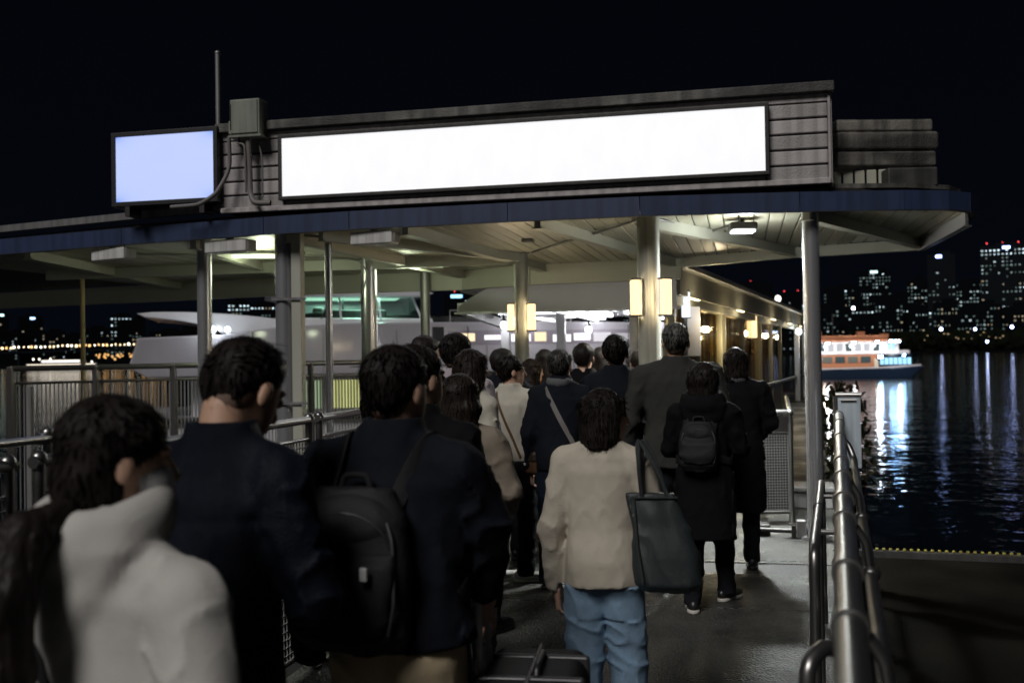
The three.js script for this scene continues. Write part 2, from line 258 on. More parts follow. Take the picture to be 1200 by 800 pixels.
{
  const uvq = new THREE.PlaneGeometry(1.05, 0.635); uvq.translate(0, 0, 0.07); const back_ = bx(1.05, 0.635, 0.05, 0, 0, 0.035);
  mesh(bsign, 'panel', [flat(uvq)], glow('blue_panel_light', 0.53, 0.63, 1.03, { emissiveMap: T.glowEdge }));
  mesh(bsign, 'case', [back_, bx(1.16, 0.73, 0.2, 0, 0, -0.09)], M.dark);
  const f = []; for (const y of [-0.34, 0.34]) f.push(rbx(1.14, 0.045, 0.09, 0, y, 0.04, 0.006)); for (const x of [-0.548, 0.548]) f.push(rbx(0.045, 0.66, 0.09, x, 0, 0.04, 0.006));
  mesh(bsign, 'frame', f, M.black);
  area(bsign, 0.62, 0.72, 1.12, 0.7, 1.03, 0.62, [0, 0, 0.09], [-5.435, 3.5, 3]);
  for (const x of [-0.4, 0.4]) mesh(bsign, 'foot', bx(0.05, 0.1, 0.2, x, -0.41, -0.02), M.dark);
}
{
  const b = thing('junction_box', 'olive grey metal junction box standing on the parapet above the hanging cables', 'electrical box', -4.53, 3.735, -8.9); b.scale.setScalar(0.92);
  mesh(b, 'cabinet', [rbx(0.33, 0.37, 0.2, 0, 0.185, 0, 0.012)], M.box); mesh(b, 'door', [rbx(0.3, 0.34, 0.015, -0.005, 0.187, 0.105, 0.006)], M.box); mesh(b, 'hinge', [rod([-0.15, 0.06, 0.115], [-0.15, 0.32, 0.115], 0.006, 6)], M.dark);
  mesh(b, 'bracket', [rbx(0.05, 0.14, 0.08, -0.19, 0.1, 0, 0.01), bx(0.36, 0.02, 0.22, 0, -0.008, 0)], M.box);
  const a = thing('antenna_pole', 'thin grey antenna pole rising from the canopy roof beside the junction box', 'pole', -4.97, 3.55, -9.12);
  mesh(a, 'pole', [rod([0, 0, 0], [0, 1.08, 0], 0.024, 12), ball(0.027, 0, 1.08, 0)], M.galv); mesh(a, 'clamp', [rbx(0.09, 0.05, 0.08, 0, 0.2, 0, 0.01), rod([0, 0.26, 0], [0, 0.3, 0], 0.034, 12)], M.cap);
  const c = (pts, r, label) => tag(mesh(scene, 'cable', [tube(pts, r, 8)], M.cable), label, 'cable');
  c([[-4.72, 3.74, -8.86], [-4.72, 3.5, -8.87], [-4.74, 3.38, -8.85], [-4.83, 3.2, -8.8], [-5.0, 3.1, -8.78], [-5.3, 3.09, -8.8]], 0.02, 'bent black cable sweeping down left from the junction box under the blue sign');
  c([[-4.52, 3.74, -8.86], [-4.52, 3.4, -8.88], [-4.51, 3.2, -8.87], [-4.45, 3.1, -8.84], [-4.3, 3.09, -8.86]], 0.028, 'thick flaking conduit hanging straight down from the junction box to the fascia');
  c([[-4.6, 3.74, -8.86], [-4.62, 3.67, -8.85], [-4.55, 3.63, -8.84], [-4.545, 3.2, -8.85]], 0.011, 'thin looped cable tied to the thick conduit below the junction box');
  c([[-4.47, 3.74, -8.9], [-4.43, 3.66, -8.9], [-4.4, 3.5, -8.9], [-4.4, 3.15, -8.9]], 0.008, 'thin straight cable right of the thick conduit near the white sign');
}
// white housings under the canopy edge
function housing(x, z, ry, L, label) {
  const o = thing('light_housing', label, 'light housing', x, 2.725, z, ry);
  mesh(o, 'case', [rbx(L, 0.12, 0.16, 0, 0, 0, 0.015)], mats.housing ||= mat('housing', 0.6, 0.6, 0.6, 0.4, { map: T.grime })); mesh(o, 'end_cap', [rbx(0.02, 0.1, 0.13, L / 2 + 0.01, 0, 0, 0.008)], M.galv); mesh(o, 'bracket', [bx(0.06, 0.1, 0.05, 0, 0.11, 0)], M.galv);
}
housing(-3.3, -8.93, -0.1, 0.42, 'white housing under the canopy edge right of the double column');
housing(-4.85, -9.1, -0.2, 0.5, 'white housing under the canopy edge left of the double column');
housing(-6.3, -9.36, -0.3, 0.5, 'white housing under the canopy edge farthest left');
// flood lamp under the canopy
{
  const o = thing('flood_lamp', 'lit flood lamp hanging under the canopy near the right column', 'lamp', 0.02, 2.765, -9.68, 0.15);
  mesh(o, 'case', [rbx(0.25, 0.07, 0.2, 0, 0.015, 0, 0.02), rod([0, 0.04, 0], [0, 0.1, 0], 0.02, 10)], M.dark);
  mesh(o, 'lens', [rbx(0.21, 0.024, 0.165, 0, -0.03, 0, 0.01)], glow('flood_lens_light', 5, 5.4, 5.6));
  const s = new THREE.SpotLight(lin(0.95, 1, 0.98), 105, 0, 1.38, 0.9, 2); s.position.set(0, -0.06, 0); s.castShadow = true; s.shadow.radius = 5; o.add(s); s.target.position.set(0, -3, 0); o.add(s.target);
  point(o, 0.95, 1, 0.95, 3, [0, -0.24, 0.0], 6);
}
function ceilingTube(x, z, ry, label) {
  const o = thing('ceiling_lamp', label, 'ceiling lamp', x, SOF - 0.06, z, ry);
  mesh(o, 'tray', [rbx(0.95, 0.03, 0.14, 0, 0.03, 0, 0.008)], M.galv); mesh(o, 'tube', [rod([-0.43, -0.005, 0], [0.43, -0.005, 0], 0.024, 10)], mats.greenTube ||= glow('ceiling_tube_light', 1.5, 1.75, 1.15));
  point(o, 0.88, 1, 0.66, 1.5, [0, -0.2, 0], 8);
}
ceilingTube(-5.3, -10.7, 0.4, 'lit greenish fluorescent tube under the canopy left of the double column');
ceilingTube(-4.15, -12.5, 0.3, 'lit greenish fluorescent tube under the canopy beside the steel column right of the double column');
// wall lamps on the columns
function columnLamp(x, y, z, ry, w, h, warm, label, group) {
  const o = thing('wall_lamp', label, 'wall lamp', x, y, z, ry, group), c = warm ? [1.0, 0.8, 0.5] : [0.85, 0.95, 1.0], k = warm ? 1.15 : 0.7;
  mesh(o, 'shade', [rbx(w, h, 0.075, 0, 0, 0.05, 0.012)], warm ? (mats.warmGlow ||= glow('warm_lamp_light', 1.75, 1.28, 0.66)) : (mats.coolGlow ||= glow('cool_lamp_light', 1.3, 1.5, 1.65)));
  mesh(o, 'end_plate', [rbx(w + 0.02, 0.015, 0.095, 0, h / 2 + 0.008, 0.045, 0.004), rbx(w + 0.02, 0.015, 0.095, 0, -h / 2 - 0.008, 0.05, 0.004), bx(0.03, h, 0.012, 0, 0, -0.02)], M.dark);
  point(o, c[0], c[1], c[2], k, [0, 0, 0.05], 3);
}
columnLamp(-0.685, 2.12, -9.13, 0.7, 0.085, 0.31, true, 'lit warm wall lamp on the right face of the nearest round column');
columnLamp(-0.875, 2.12, -9.1, -1.15, 0.08, 0.31, true, 'lit narrow warm wall lamp on the left face of the nearest round column');
columnLamp(-2.47, 2.08, -11.95, 0.6, 0.085, 0.31, true, 'lit warm wall lamp on the right face of the column behind the queue');
columnLamp(-2.645, 2.08, -11.92, -1.25, 0.07, 0.31, true, 'lit narrow warm wall lamp on the left face of the column behind the queue');

// ================= second canopy and waiting shed behind =================
{
  const dusk = mat('canopy_grey', 0.17, 0.168, 0.15, 0.55, { map: T.soft }), c = thing('entrance_canopy', 'lower grey canopy with white lit underside behind the first canopy', 'canopy', 0, 0, -14.6);
  const s = new THREE.Shape(); s.moveTo(-4.1, 2.27); s.lineTo(-0.9, 2.27); s.lineTo(-0.9, 2.86); s.lineTo(-2.6, 2.86); s.quadraticCurveTo(-3.5, 2.8, -4.1, 2.36); s.closePath();
  const g = new THREE.ExtrudeGeometry(s, { depth: 0.12, bevelEnabled: false }); g.translate(0, 0, -0.12);
  mesh(c, 'fascia', [metric(flat(g))], dusk);
  mesh(c, 'roof', [bx(3.2, 0.08, 5.2, -2.5, 2.62, -2.7)], M.dark);
  for (let k = 0; k < 8; k++) mesh(c, 'ceiling_board', rbx(0.39, 0.03, 5, -3.95 + 0.4 * k, 2.37, -2.66, 0.006, 0, 1), M.white);
  mesh(c, 'edge_trim', [bx(3.3, 0.03, 0.05, -2.5, 2.262, 0.02), bar([-4.1, 2.34, -0.1], [-4.5, 2.2, -5.2], 0.08, 0.16)], M.galv);
  for (const [x, z] of [[-3.1, -3.1], [-1.75, -2.4], [-3.83, -1.95]]) mesh(c, 'post', [rbx(0.15, 2.36, 0.15, x, 1.18, z, 0.02)], M.white);
  for (const [x, z] of [[-2.9, -1.6], [-2.7, -3.6], [-1.6, -2.6]]) { mesh(c, 'tube_lamp', [rbx(0.9, 0.06, 0.1, x, 2.32, z, 0.012)], mats.whiteTube ||= glow('white_tube_light', 4.5, 4.7, 5)); area(c, 0.95, 0.98, 1, 5, 0.9, 0.1, [x, 2.25, z], [x, -3, z - 14.6]); }
  for (let k = 0; k < 4; k++) mesh(c, 'rafter', [bx(0.06, 0.1, 5, -3.6 + 0.85 * k, 2.31, -2.66)], M.white);
}
function bulb(x, y, z, r, col, I, label, arm) {
  const o = thing('lamp', label, 'lamp', x, y, z);
  mesh(o, 'globe', [ball(r, 0, 0, 0, 1, 1.15, 1, 14)], glow('globe_light', ...col.map((c) => c * 3)));
  mesh(o, 'fitting', arm || [rod([0, r * 0.9, 0], [0, r + 0.14, 0], 0.02, 8), rod([0, r, 0], [0, r + 0.03, 0], r * 0.8, 12)], M.dark);
  if (I) point(o, ...col, I, [0, 0, 0], 4);
}
bulb(-3.83, 2.13, -16.4, 0.062, [0.95, 0.98, 1], 1.5, 'white globe lamp under the lower canopy left of the lit column');
bulb(-2.75, 2.08, -18.6, 0.07, [0.95, 0.98, 1], 1.5, 'white globe lamp beside the white posts behind the queue');
columnLamp(-0.83, 2.35, -15.62, 0.15, 0.12, 0.38, false, 'cool white wall lamp at the near corner of the glass waiting shed');
const shed = thing('waiting_shed', 'long glass walled waiting shed with a deep grey roof edge along the water', 'shed', -1.05, 0, -14.93, -0.1344);
{
  const L = 23;
  mesh(shed, 'roof', [bx(1.4, 0.07, L + 0.5, -0.45, 2.9, -L / 2)], M.dark);
  mesh(shed, 'fascia', [rbx(0.05, 0.4, L, 0.16, 2.66, -L / 2, 0.01)], mats.shedF = mat('shed_fascia', 0.27, 0.27, 0.235, 0.5, { map: T.soft })); mesh(shed, 'gutter', [rbx(0.14, 0.09, L + 0.5, 0.26, 2.87, -L / 2, 0.02)], M.galv);
  mesh(shed, 'lintel', [rbx(0.12, 0.13, L, 0.06, 2.4, -L / 2, 0.01)], M.beam);
  mesh(shed, 'ceiling', [bx(1.1, 0.03, L, -0.5, 2.5, -L / 2)], M.soffit);
  mesh(shed, 'sill', [rbx(0.14, 0.08, L, 0.03, 0.78, -L / 2, 0.01)], M.galv);
  const wallM = mat('brown_boards', 0.34, 0.27, 0.17, 0.3, { map: T.grime });
  const cut = [0.15, 2.2, 4.5, 4.95, 7.6, 10.35, 13, 15.3];
  for (let k = 0; k < cut.length; k++) mesh(shed, 'post', [rbx(k === 5 ? 0.16 : 0.1, 2.5, 0.1, 0.03, 1.25, -cut[k], 0.012)], k === 1 || k === 4 ? M.dark : M.beam);
  mesh(shed, 'post', [rbx(0.16, 2.5, 0.16, 0.1, 1.25, -20.1, 0.02)], M.white); mesh(shed, 'post', [rbx(0.12, 2.5, 0.12, 0.1, 1.25, -22.8, 0.02)], M.white);
  for (let k = 0; k + 1 < cut.length; k++) {
    const a = cut[k] + 0.05, b = cut[k + 1] - 0.05; if (b - a < 0.5) continue;
    mesh(shed, 'window_pane', [bx(0.008, 1.52, b - a, 0.03, 1.58, -(a + b) / 2)], M.tint);
    mesh(shed, 'kick_panel', [rbx(0.05, 0.72, b - a, 0.03, 0.37, -(a + b) / 2, 0.008)], wallM);
  }
  mesh(shed, 'partition', [rbx(0.42, 2.3, 0.08, -0.21, 1.2, -4.98, 0.01)], mat('cream_partition', 0.62, 0.52, 0.3, 0.5));
  mesh(shed, 'back_wall', [bx(0.06, 2.5, 10.3, -0.95, 1.25, -10.2)], wallM);
  const tones = [wallM, M.soffit, M.dark, mat('rust_board', 0.22, 0.09, 0.05, 0.4), M.galv];
  for (let k = 0; k < 26; k++) mesh(shed, 'wall_board', rbx(0.03, rr(1.2, 2.2), rr(0.06, 0.3), rr(-0.9, -0.3), rr(0.9, 1.25), -rr(3, 14.8), 0.006, 0, 1), tones[Math.floor(rnd() * 5)]);
  const gold = [[0.14, 0.1, 0.06], [0.32, 0.24, 0.13], [0.55, 0.43, 0.22], [0.2, 0.17, 0.12], [0.36, 0.2, 0.12]].map((q, i) => mat('streak_slat_' + 'abcde'[i], ...q, 0.35));
  for (let s = 0.3; s < 15.2;) { const w = rr(0.05, 0.2); mesh(shed, 'streak_slat', rbx(0.02, 1.5, w - 0.012, -0.06 - rr(0, 0.06), 1.58, -s - w / 2, 0.006, rr(-0.3, 0.3), 1), gold[Math.floor(rnd() * 5)]); s += w + rr(0, 0.04) + (rnd() < 0.08 ? 0.3 : 0); }  // slats added behind the glass; gold tones imitate its streaky reflections
  for (let k = 0; k < 4; k++) { mesh(shed, 'ceiling_lamp', [rbx(0.12, 0.04, 1.1, -0.45, 2.46, -1.8 - 3.9 * k, 0.01)], mats.tubeGlow ||= glow('tube_lamp_light', 4.5, 3.6, 2.1)); area(shed, 1, 0.8, 0.48, 70, 0.12, 1.1, [-0.45, 2.43, -1.8 - 3.9 * k], [-1.05 - 0.45 * 0.991 + (1.8 + 3.9 * k) * 0.134, 0, -14.93 - (1.8 + 3.9 * k) * 0.991 - 0.06]); }
  for (const q of [0.9, 6, 12, 16.4, 20]) { mesh(shed, 'eave_light', [rbx(0.05, 0.02, 0.8, 0.22, 2.44, -q, 0.006)], mats.tubeGlow); point(shed, 1, 0.82, 0.52, 1.5, [0.55, 2.1, -q], 3); }
  point(shed, 1, 0.78, 0.4, 2.2, [0.4, 1.9, -4.2], 3);
  mesh(shed, 'bench', [bx(0.3, 0.06, 9, -0.7, 0.45, -10)], M.dark);
}
columnLamp(0.2, 2.2, -24.1, 0.3, 0.22, 0.5, true, 'lit warm wall lamp on the middle post of the glass shed wall');
{ const o = thing('notice_panel', 'white rectangular notice panel at the near corner of the glass shed', 'notice board', -0.72, 1.95, -15.75, 0.3); mesh(o, 'panel', [rbx(0.2, 0.75, 0.03, 0, 0, 0, 0.008)], M.white); mesh(o, 'bracket', [bx(0.06, 0.8, 0.03, -0.12, 0, -0.02)], M.galv); }
bulb(1.0, 3.12, -29.9, 0.085, [1, 0.96, 0.85], 7, 'bright bare lamp on a short arm on the shed roof edge', [rod([0, -0.09, 0], [-0.1, -0.3, 0], 0.02, 8), rod([0, -0.07, 0], [0, -0.1, 0], 0.05, 10)]);
{ // moored pale tender lamps past the shed end
  bulb(1.72, 2.25, -33.2, 0.1, [0.85, 0.97, 1], 3, 'oval cool white lamp under the far end of the shed roof');
}

// ================= moored white ferry behind the left fence =================
const boat = thing('moored_ferry', 'white moored ferry with green lit wheelhouse behind the left columns', 'ferry', -13.858, WATER_Y, -21.474, 0.4639);
{
  const Y = (h) => h - WATER_Y;
  const prof = (pts, d, z = 0) => { const s = new THREE.Shape(pts.map(([x, y]) => new THREE.Vector2(x, Y(y)))); const g = new THREE.ExtrudeGeometry(s, { depth: d - 0.08, bevelEnabled: true, bevelThickness: 0.04, bevelSize: 0.04, bevelSegments: 2 }); g.translate(0, 0, z - d + 0.04); return metric(flat(g)); };
  mesh(boat, 'hull', [prof([[0.1, -1.6], [14.2, -1.6], [14.4, 0.25], [-0.15, 0.25]], 6)], M.white);
  mesh(boat, 'lower_cabin', [prof([[1.2, 0.2], [14.2, 0.2], [14.2, 1.3], [1.2, 1.3]], 5.2, -0.55)], M.white);
  const band = mesh(boat, 'side_band', [prof([[0.25, 1.27], [14.3, 1.27], [14.3, 2.4], [10, 2.46], [5.0, 2.46], [3.2, 2.36], [1.9, 2.2], [0.05, 2.14], [-0.15, 1.5]], 6, 0.02)], M.hull);
  for (const x of [1.75, 4.3, 6.1, 8.4, 10.7, 12.9]) mesh(band, 'seam', [bx(0.02, 1.0, 0.01, x, Y(1.8), 0.023)], M.galv);
  for (const [x, y] of [[5.6, 1.55], [6.3, 1.5], [9.9, 1.5], [10.4, 1.52], [10.9, 1.5], [13.0, 1.55]]) mesh(band, 'fairlead', [rbx(0.22, 0.14, 0.03, x, Y(y), 0.03, 0.04)], M.black);
  const sm = [[0.75, 0.72, 0.78], [1.3, 1.25, 1.3], [1.2, 0.95, 0.6], [0.45, 0.43, 0.47]].map((q, i) => glow('hull_smear_light_' + 'abcd'[i], ...q));
  for (let x = 7.6; x < 13.9;) { const w = rr(0.15, 0.6), q = Math.floor(rnd() * 5); if (q < 4) mesh(band, 'window_pane', rbx(w, rr(0.12, 0.24), 0.016, x + w / 2, Y(2.08 + rr(-0.02, 0.03)), 0.024, 0.04), sm[q]); x += w + rr(0.03, 0.3); }  // added glowing panes standing in for lamp reflections smeared along the hull
  mesh(band, 'smear_backing', [rbx(6.6, 0.36, 0.008, 10.7, Y(2.1), 0.021, 0.003)], mats.stripGrey = mat('strip_grey', 0.2, 0.18, 0.21, 0.15));  // grey backing behind the added reflection panes
  mesh(band, 'vent', [rbx(0.3, 0.36, 0.03, 7.15, Y(2.2), 0.03, 0.06)], M.black);
  // swept fin at the stern
  const f = new THREE.Shape(); f.moveTo(-0.05, Y(2.78)); f.quadraticCurveTo(1.8, Y(2.86), 3.9, Y(2.5)); f.lineTo(3.9, Y(2.42)); f.lineTo(1.9, Y(2.3)); f.quadraticCurveTo(1.5, Y(2.62), 0.1, Y(2.72)); f.closePath();
  const fg = new THREE.ExtrudeGeometry(f, { depth: 3.4, bevelEnabled: true, bevelSize: 0.03, bevelThickness: 0.03, bevelSegments: 2 }); fg.translate(0, 0, -4.2);
  mesh(boat, 'fin', [metric(flat(fg))], M.white);
  mesh(boat, 'upper_deck', [prof([[2.4, 2.4], [12, 2.4], [12, 2.5], [4.2, 2.78], [3.2, 2.66]], 3.5, -1.2)], M.dark);
  // wheelhouse
  mesh(boat, 'wheelhouse', [prof([[3.7, 2.44], [7.15, 2.44], [7.1, 2.58], [3.7, 2.62]], 3, -0.7), bx(3.2, 0.75, 0.08, 5.3, Y(2.95), -3.4), bx(0.08, 0.75, 2.6, 3.75, Y(2.95), -2)], M.white);
  mesh(boat, 'wheelhouse_roof', [prof([[3.0, 3.27], [3.3, 3.22], [6.9, 3.2], [7.1, 3.26], [6.6, 3.36], [3.6, 3.4]], 3.4, -0.5)], M.white);
  const slope = (x, t) => [x + 0.25 * (1 - t), Y(2.6 + 0.62 * t), -0.72];
  for (const x of [3.75, 4.75, 5.75, 6.6]) mesh(boat, 'window_post', [bar(slope(x, 0).map((v, i) => v - (i === 0 ? (x < 6 ? 0.2 : 0) : 0)), slope(x, 1).map((v, i) => v - (i === 0 ? (x < 6 ? 0 : 0) : 0)), 0.07, 0.05)], M.white);
  mesh(boat, 'window_pane', [quad([3.75, Y(2.6), -0.75], [6.85, Y(2.6), -0.75], [6.6, Y(3.22), -0.75], [3.75, Y(3.22), -0.75])], M.glass);
  mesh(boat, 'window_pane', [quad([6.87, Y(2.6), -0.75], [6.87, Y(2.6), -3.3], [6.62, Y(3.22), -3.3], [6.62, Y(3.22), -0.75])], M.glass);
  mesh(boat, 'ceiling_lamp', [bx(2.5, 0.03, 0.9, 5.1, Y(3.17), -1.6)], glow('green_cabin_light', 0.5, 0.95, 0.7));
  area(boat, 0.5, 1, 0.75, 14, 2.4, 0.8, [5.1, Y(3.14), -1.6], [-13.858 + 5.1 * 0.894 - 1.6 * 0.447, 0, -21.474 - 5.1 * 0.447 - 1.6 * 0.894]);
  mesh(boat, 'console', [rbx(1.6, 0.3, 0.4, 5.2, Y(2.72), -1.3, 0.05), rbx(0.3, 0.45, 0.3, 4.3, Y(2.75), -1.9, 0.08), bx(0.04, 0.5, 0.04, 5.6, Y(2.9), -1.4), bx(0.04, 0.5, 0.04, 4.9, Y(2.9), -1.4)], M.dark);
  mesh(boat, 'wiper', [rod([4.3, Y(2.62), -0.7], [4.5, Y(3.1), -0.7], 0.015, 6), rod([5.3, Y(2.62), -0.7], [5.5, Y(3.1), -0.7], 0.015, 6)], M.dark);
  // lower deck windows, some lit behind curtains
  const cur = tex(128, (u, v) => { const s = 0.55 + 0.45 * tn(u, v, 14, 1, 201); return [s, s * 0.97, s * 0.68]; }, 1.4, 1);
  const litM = glow('curtain_window_light', 0.62, 0.66, 0.36, { emissiveMap: cur }), litB = glow('pale_window_light', 0.3, 0.42, 0.36, { emissiveMap: cur }), dim = mat('dark_pane', 0.01, 0.035, 0.034, 0.08);
  for (let k = 0; k < 13; k++) {
    const x = 1.6 + k * 0.95, w = mesh(boat, 'window', [rbx(0.86, 0.84, 0.04, x + 0.43, Y(0.74), -0.53, 0.03)], M.galv);
    mesh(w, 'pane', [bx(0.7, 0.7, 0.02, x + 0.43, Y(0.74), -0.515)], [3, 4, 5, 6].includes(k) ? litM : [1, 2, 10].includes(k) ? litB : dim);
  }
  for (let k = 0; k < 2; k++) { mesh(boat, 'transom_light', [bx(0.7, 0.1, 0.03, 5.8 + 0.95 * k, Y(1.2), 0.035)], glow('transom_light', 1.2, 1.3, 1.0)); }
  mesh(boat, 'rub_rail', [rbx(14.6, 0.14, 0.16, 7.1, Y(0.22), 0.06, 0.05)], M.dark);
  mesh(boat, 'deck_lamp', [ball(0.09, 1.7, Y(2.36), -0.05), ball(0.07, 2.05, Y(2.36), -0.05)], glow('deck_lamp_light', 5, 6, 6.5)); point(boat, 0.85, 0.95, 1, 2, [1.75, Y(2.4), 0.25], 4);
  for (const x of [9.3, 11.3, 13.3]) { mesh(boat, 'deck_lamp', [rbx(0.5, 0.07, 0.1, x, Y(2.56), 0.1, 0.02)], mats.dl ||= glow('added_strip_light', 4, 4.2, 4.5)); point(boat, 0.95, 0.96, 1, 3, [x, Y(2.52), 0.6], 4); }  // strip lamps and their point lights added to brighten the hull side
  for (const [x, y] of [[3.4, 1.75], [7.9, 1.9], [12.2, 1.85]]) mesh(boat, 'fender', [ball(0.13, x, Y(y - 0.35), 0.12, 1, 1.7, 1, 12), rod([x, Y(y), 0.06], [x, Y(2.4), 0.05], 0.012, 6)], M.dark);
  for (const x of [2.6, 5.2, 7.2, 9.5, 11.8]) mesh(boat, 'scuff', [rbx(0.5, 0.02, 0.012, x, Y(1.42), 0.022, 0.004), rbx(0.02, 0.3, 0.012, x + 0.3, Y(1.62), 0.022, 0.004)], M.dark);
  mesh(boat, 'hatch', [rbx(0.5, 0.5, 0.03, 3.1, Y(1.85), 0.028, 0.05)], M.hull); mesh(boat, 'mooring_line', [tube([[2.6, Y(2.3), 0.0], [2.7, Y(1.5), 0.5], [3.2, Y(0.4), 1.4]], 0.025, 8)], M.box);
  mesh(boat, 'deck_rail', [rod([7.5, Y(2.8), -0.2], [11, Y(2.8), -0.2], 0.02, 6), ...[7.5, 8.3, 9.1, 9.9, 10.7].map((x) => rod([x, Y(2.4), -0.2], [x, Y(2.8), -0.2], 0.015, 6))], M.galv);
}

// ================= fences, railings, barrier, pole =================
function meshPanel(parent, a, b, y0, y1, sx, sy, r = 0.0028) {   // woven wire between two ground points
  const L = Math.hypot(b[0] - a[0], b[1] - a[1]), nx = Math.round(L / sx), ny = Math.round((y1 - y0) / sy), g = [];
  const P = (t, y) => [a[0] + (b[0] - a[0]) * t, y, a[1] + (b[1] - a[1]) * t];
  for (let i = 1; i < nx; i++) g.push(bar([...P(i / nx, y0)], [P(i / nx, y1)[0] + 1e-5, y1, P(i / nx, y1)[2]], r * 2, r * 2));
  for (let j = 1; j < ny; j++) g.push(bar(P(0, y0 + (y1 - y0) * j / ny), P(1, y0 + (y1 - y0) * j / ny), r * 2, r * 2));
  return stuff(mesh(parent, 'wire_mesh', g, M.wire));
}
{
  const labels = ['stainless fence panel with wire mesh beside the nearest woman', 'stainless mesh fence panel beside the man in the navy jacket', 'stainless mesh fence panel beyond the large backpack', 'stainless mesh fence panel left of the cream jacket with brown strap'];
  const zs = [-0.55, -2.85, -5.12, -7.35, -9.3];
  for (let k = 0; k < 4; k++) {
    const z0 = zs[k] - 0.07, z1 = zs[k + 1] + 0.07, x = FX + 0.05 + (k % 2) * 0.004;
    const f = thing('mesh_fence', labels[k], 'fence panel', 0, 0, 0, 0, 'stainless mesh fence panels along the left of the queue');
    mesh(f, 'top_rail', [rod([x, 1.3, z0 + 0.03], [x, 1.3, z1 - 0.03], 0.021, 14)], M.rail);
    mesh(f, 'mid_rail', rod([x, 1.2, z0], [x, 1.2, z1], 0.01, 10), M.rail); mesh(f, 'bottom_rail', rod([x, 0.1, z0], [x, 0.1, z1], 0.014, 10), M.rail);
    for (const z of [z0, z1]) mesh(f, 'post', [rod([x, 0, z], [x, 1.315, z], 0.02, 12), ball(0.027, x, 1.31, z), rod([x, 0, z], [x, 0.012, z], 0.05, 12)], M.rail);
    meshPanel(f, [x, z0 - 0.02], [x, z1 + 0.02], 0.1, 1.2, 0.034, 0.04, 0.0032);
  }
  const h = thing('handrail', 'upper tubular handrail with couplings beyond the left mesh fence', 'handrail');
  mesh(h, 'rail', [rod([-4.75, 1.117, -3], [-4.5, 1.117, -6.6], 0.028, 12)], M.rail);
  for (const [x, z] of [[-4.56, -6.02], [-4.66, -4.4]]) { mesh(h, 'post', [rod([x, -0.4, z], [x, 1.15, z], 0.03, 12)], M.rail); mesh(h, 'coupling', [rod([x + 0.006, 1.117, z - 0.09], [x - 0.006, 1.117, z + 0.09], 0.04, 12), ball(0.045, x, 1.15, z)], M.rail); }
  structure('side_deck', [slab([[-7.4, -8.95], [-3.6, -8.95], [-3.9, -2.5], [-5.2, -2.5]], -0.45, -0.35)], M.under);
  // tall barred fence toward the water on the left
  const t = thing('barred_fence', 'tall barred steel fence between the water and the terminal at far left', 'fence');
  const A = [-7.2, -8.95], B = [-3.95, -12.6], Pt = (s) => [A[0] + (B[0] - A[0]) * s, A[1] + (B[1] - A[1]) * s];
  const rail3 = (y, r, n = 'rail') => mesh(t, n, [rod([A[0], y, A[1]], [B[0], y, B[1]], r, 12)], M.rail);
  rail3(1.57, 0.03, 'top_rail'); rail3(1.42, 0.014); rail3(0.12, 0.016);
  for (let k = 0; k <= 6; k++) { const [x, z] = Pt(k / 6); mesh(t, 'post', [rbx(0.06, 1.9, 0.06, x, 0.64, z, 0.01)], M.rail); }
  { const [x, z] = Pt(0.035); mesh(t, 'post', [rbx(0.07, 1.75, 0.05, x, 0.52, z, 0.01)], M.galv); }
  for (let k = 1; k < 120; k++) { if (k % 20 === 0) continue; const [x, z] = Pt(k / 120); mesh(t, 'bar', rod([x, 0.12, z], [x, 1.42, z], 0.008, 6), M.wire); }
  const p = thing('flag_pole', 'slim pale wooden pole standing in the water at left', 'pole', -8.795, 0, -12.35);
  mesh(p, 'shaft', [rod([0, -1.9, 0], [0, 2.86, 0], 0.036, 12, 0.03)], mat('pale_timber', 0.8, 0.6, 0.28, 0.55, { map: T.grime })); mesh(p, 'cap', [ball(0.04, 0, 2.87, 0, 1, 0.7, 1)], M.galv);
}
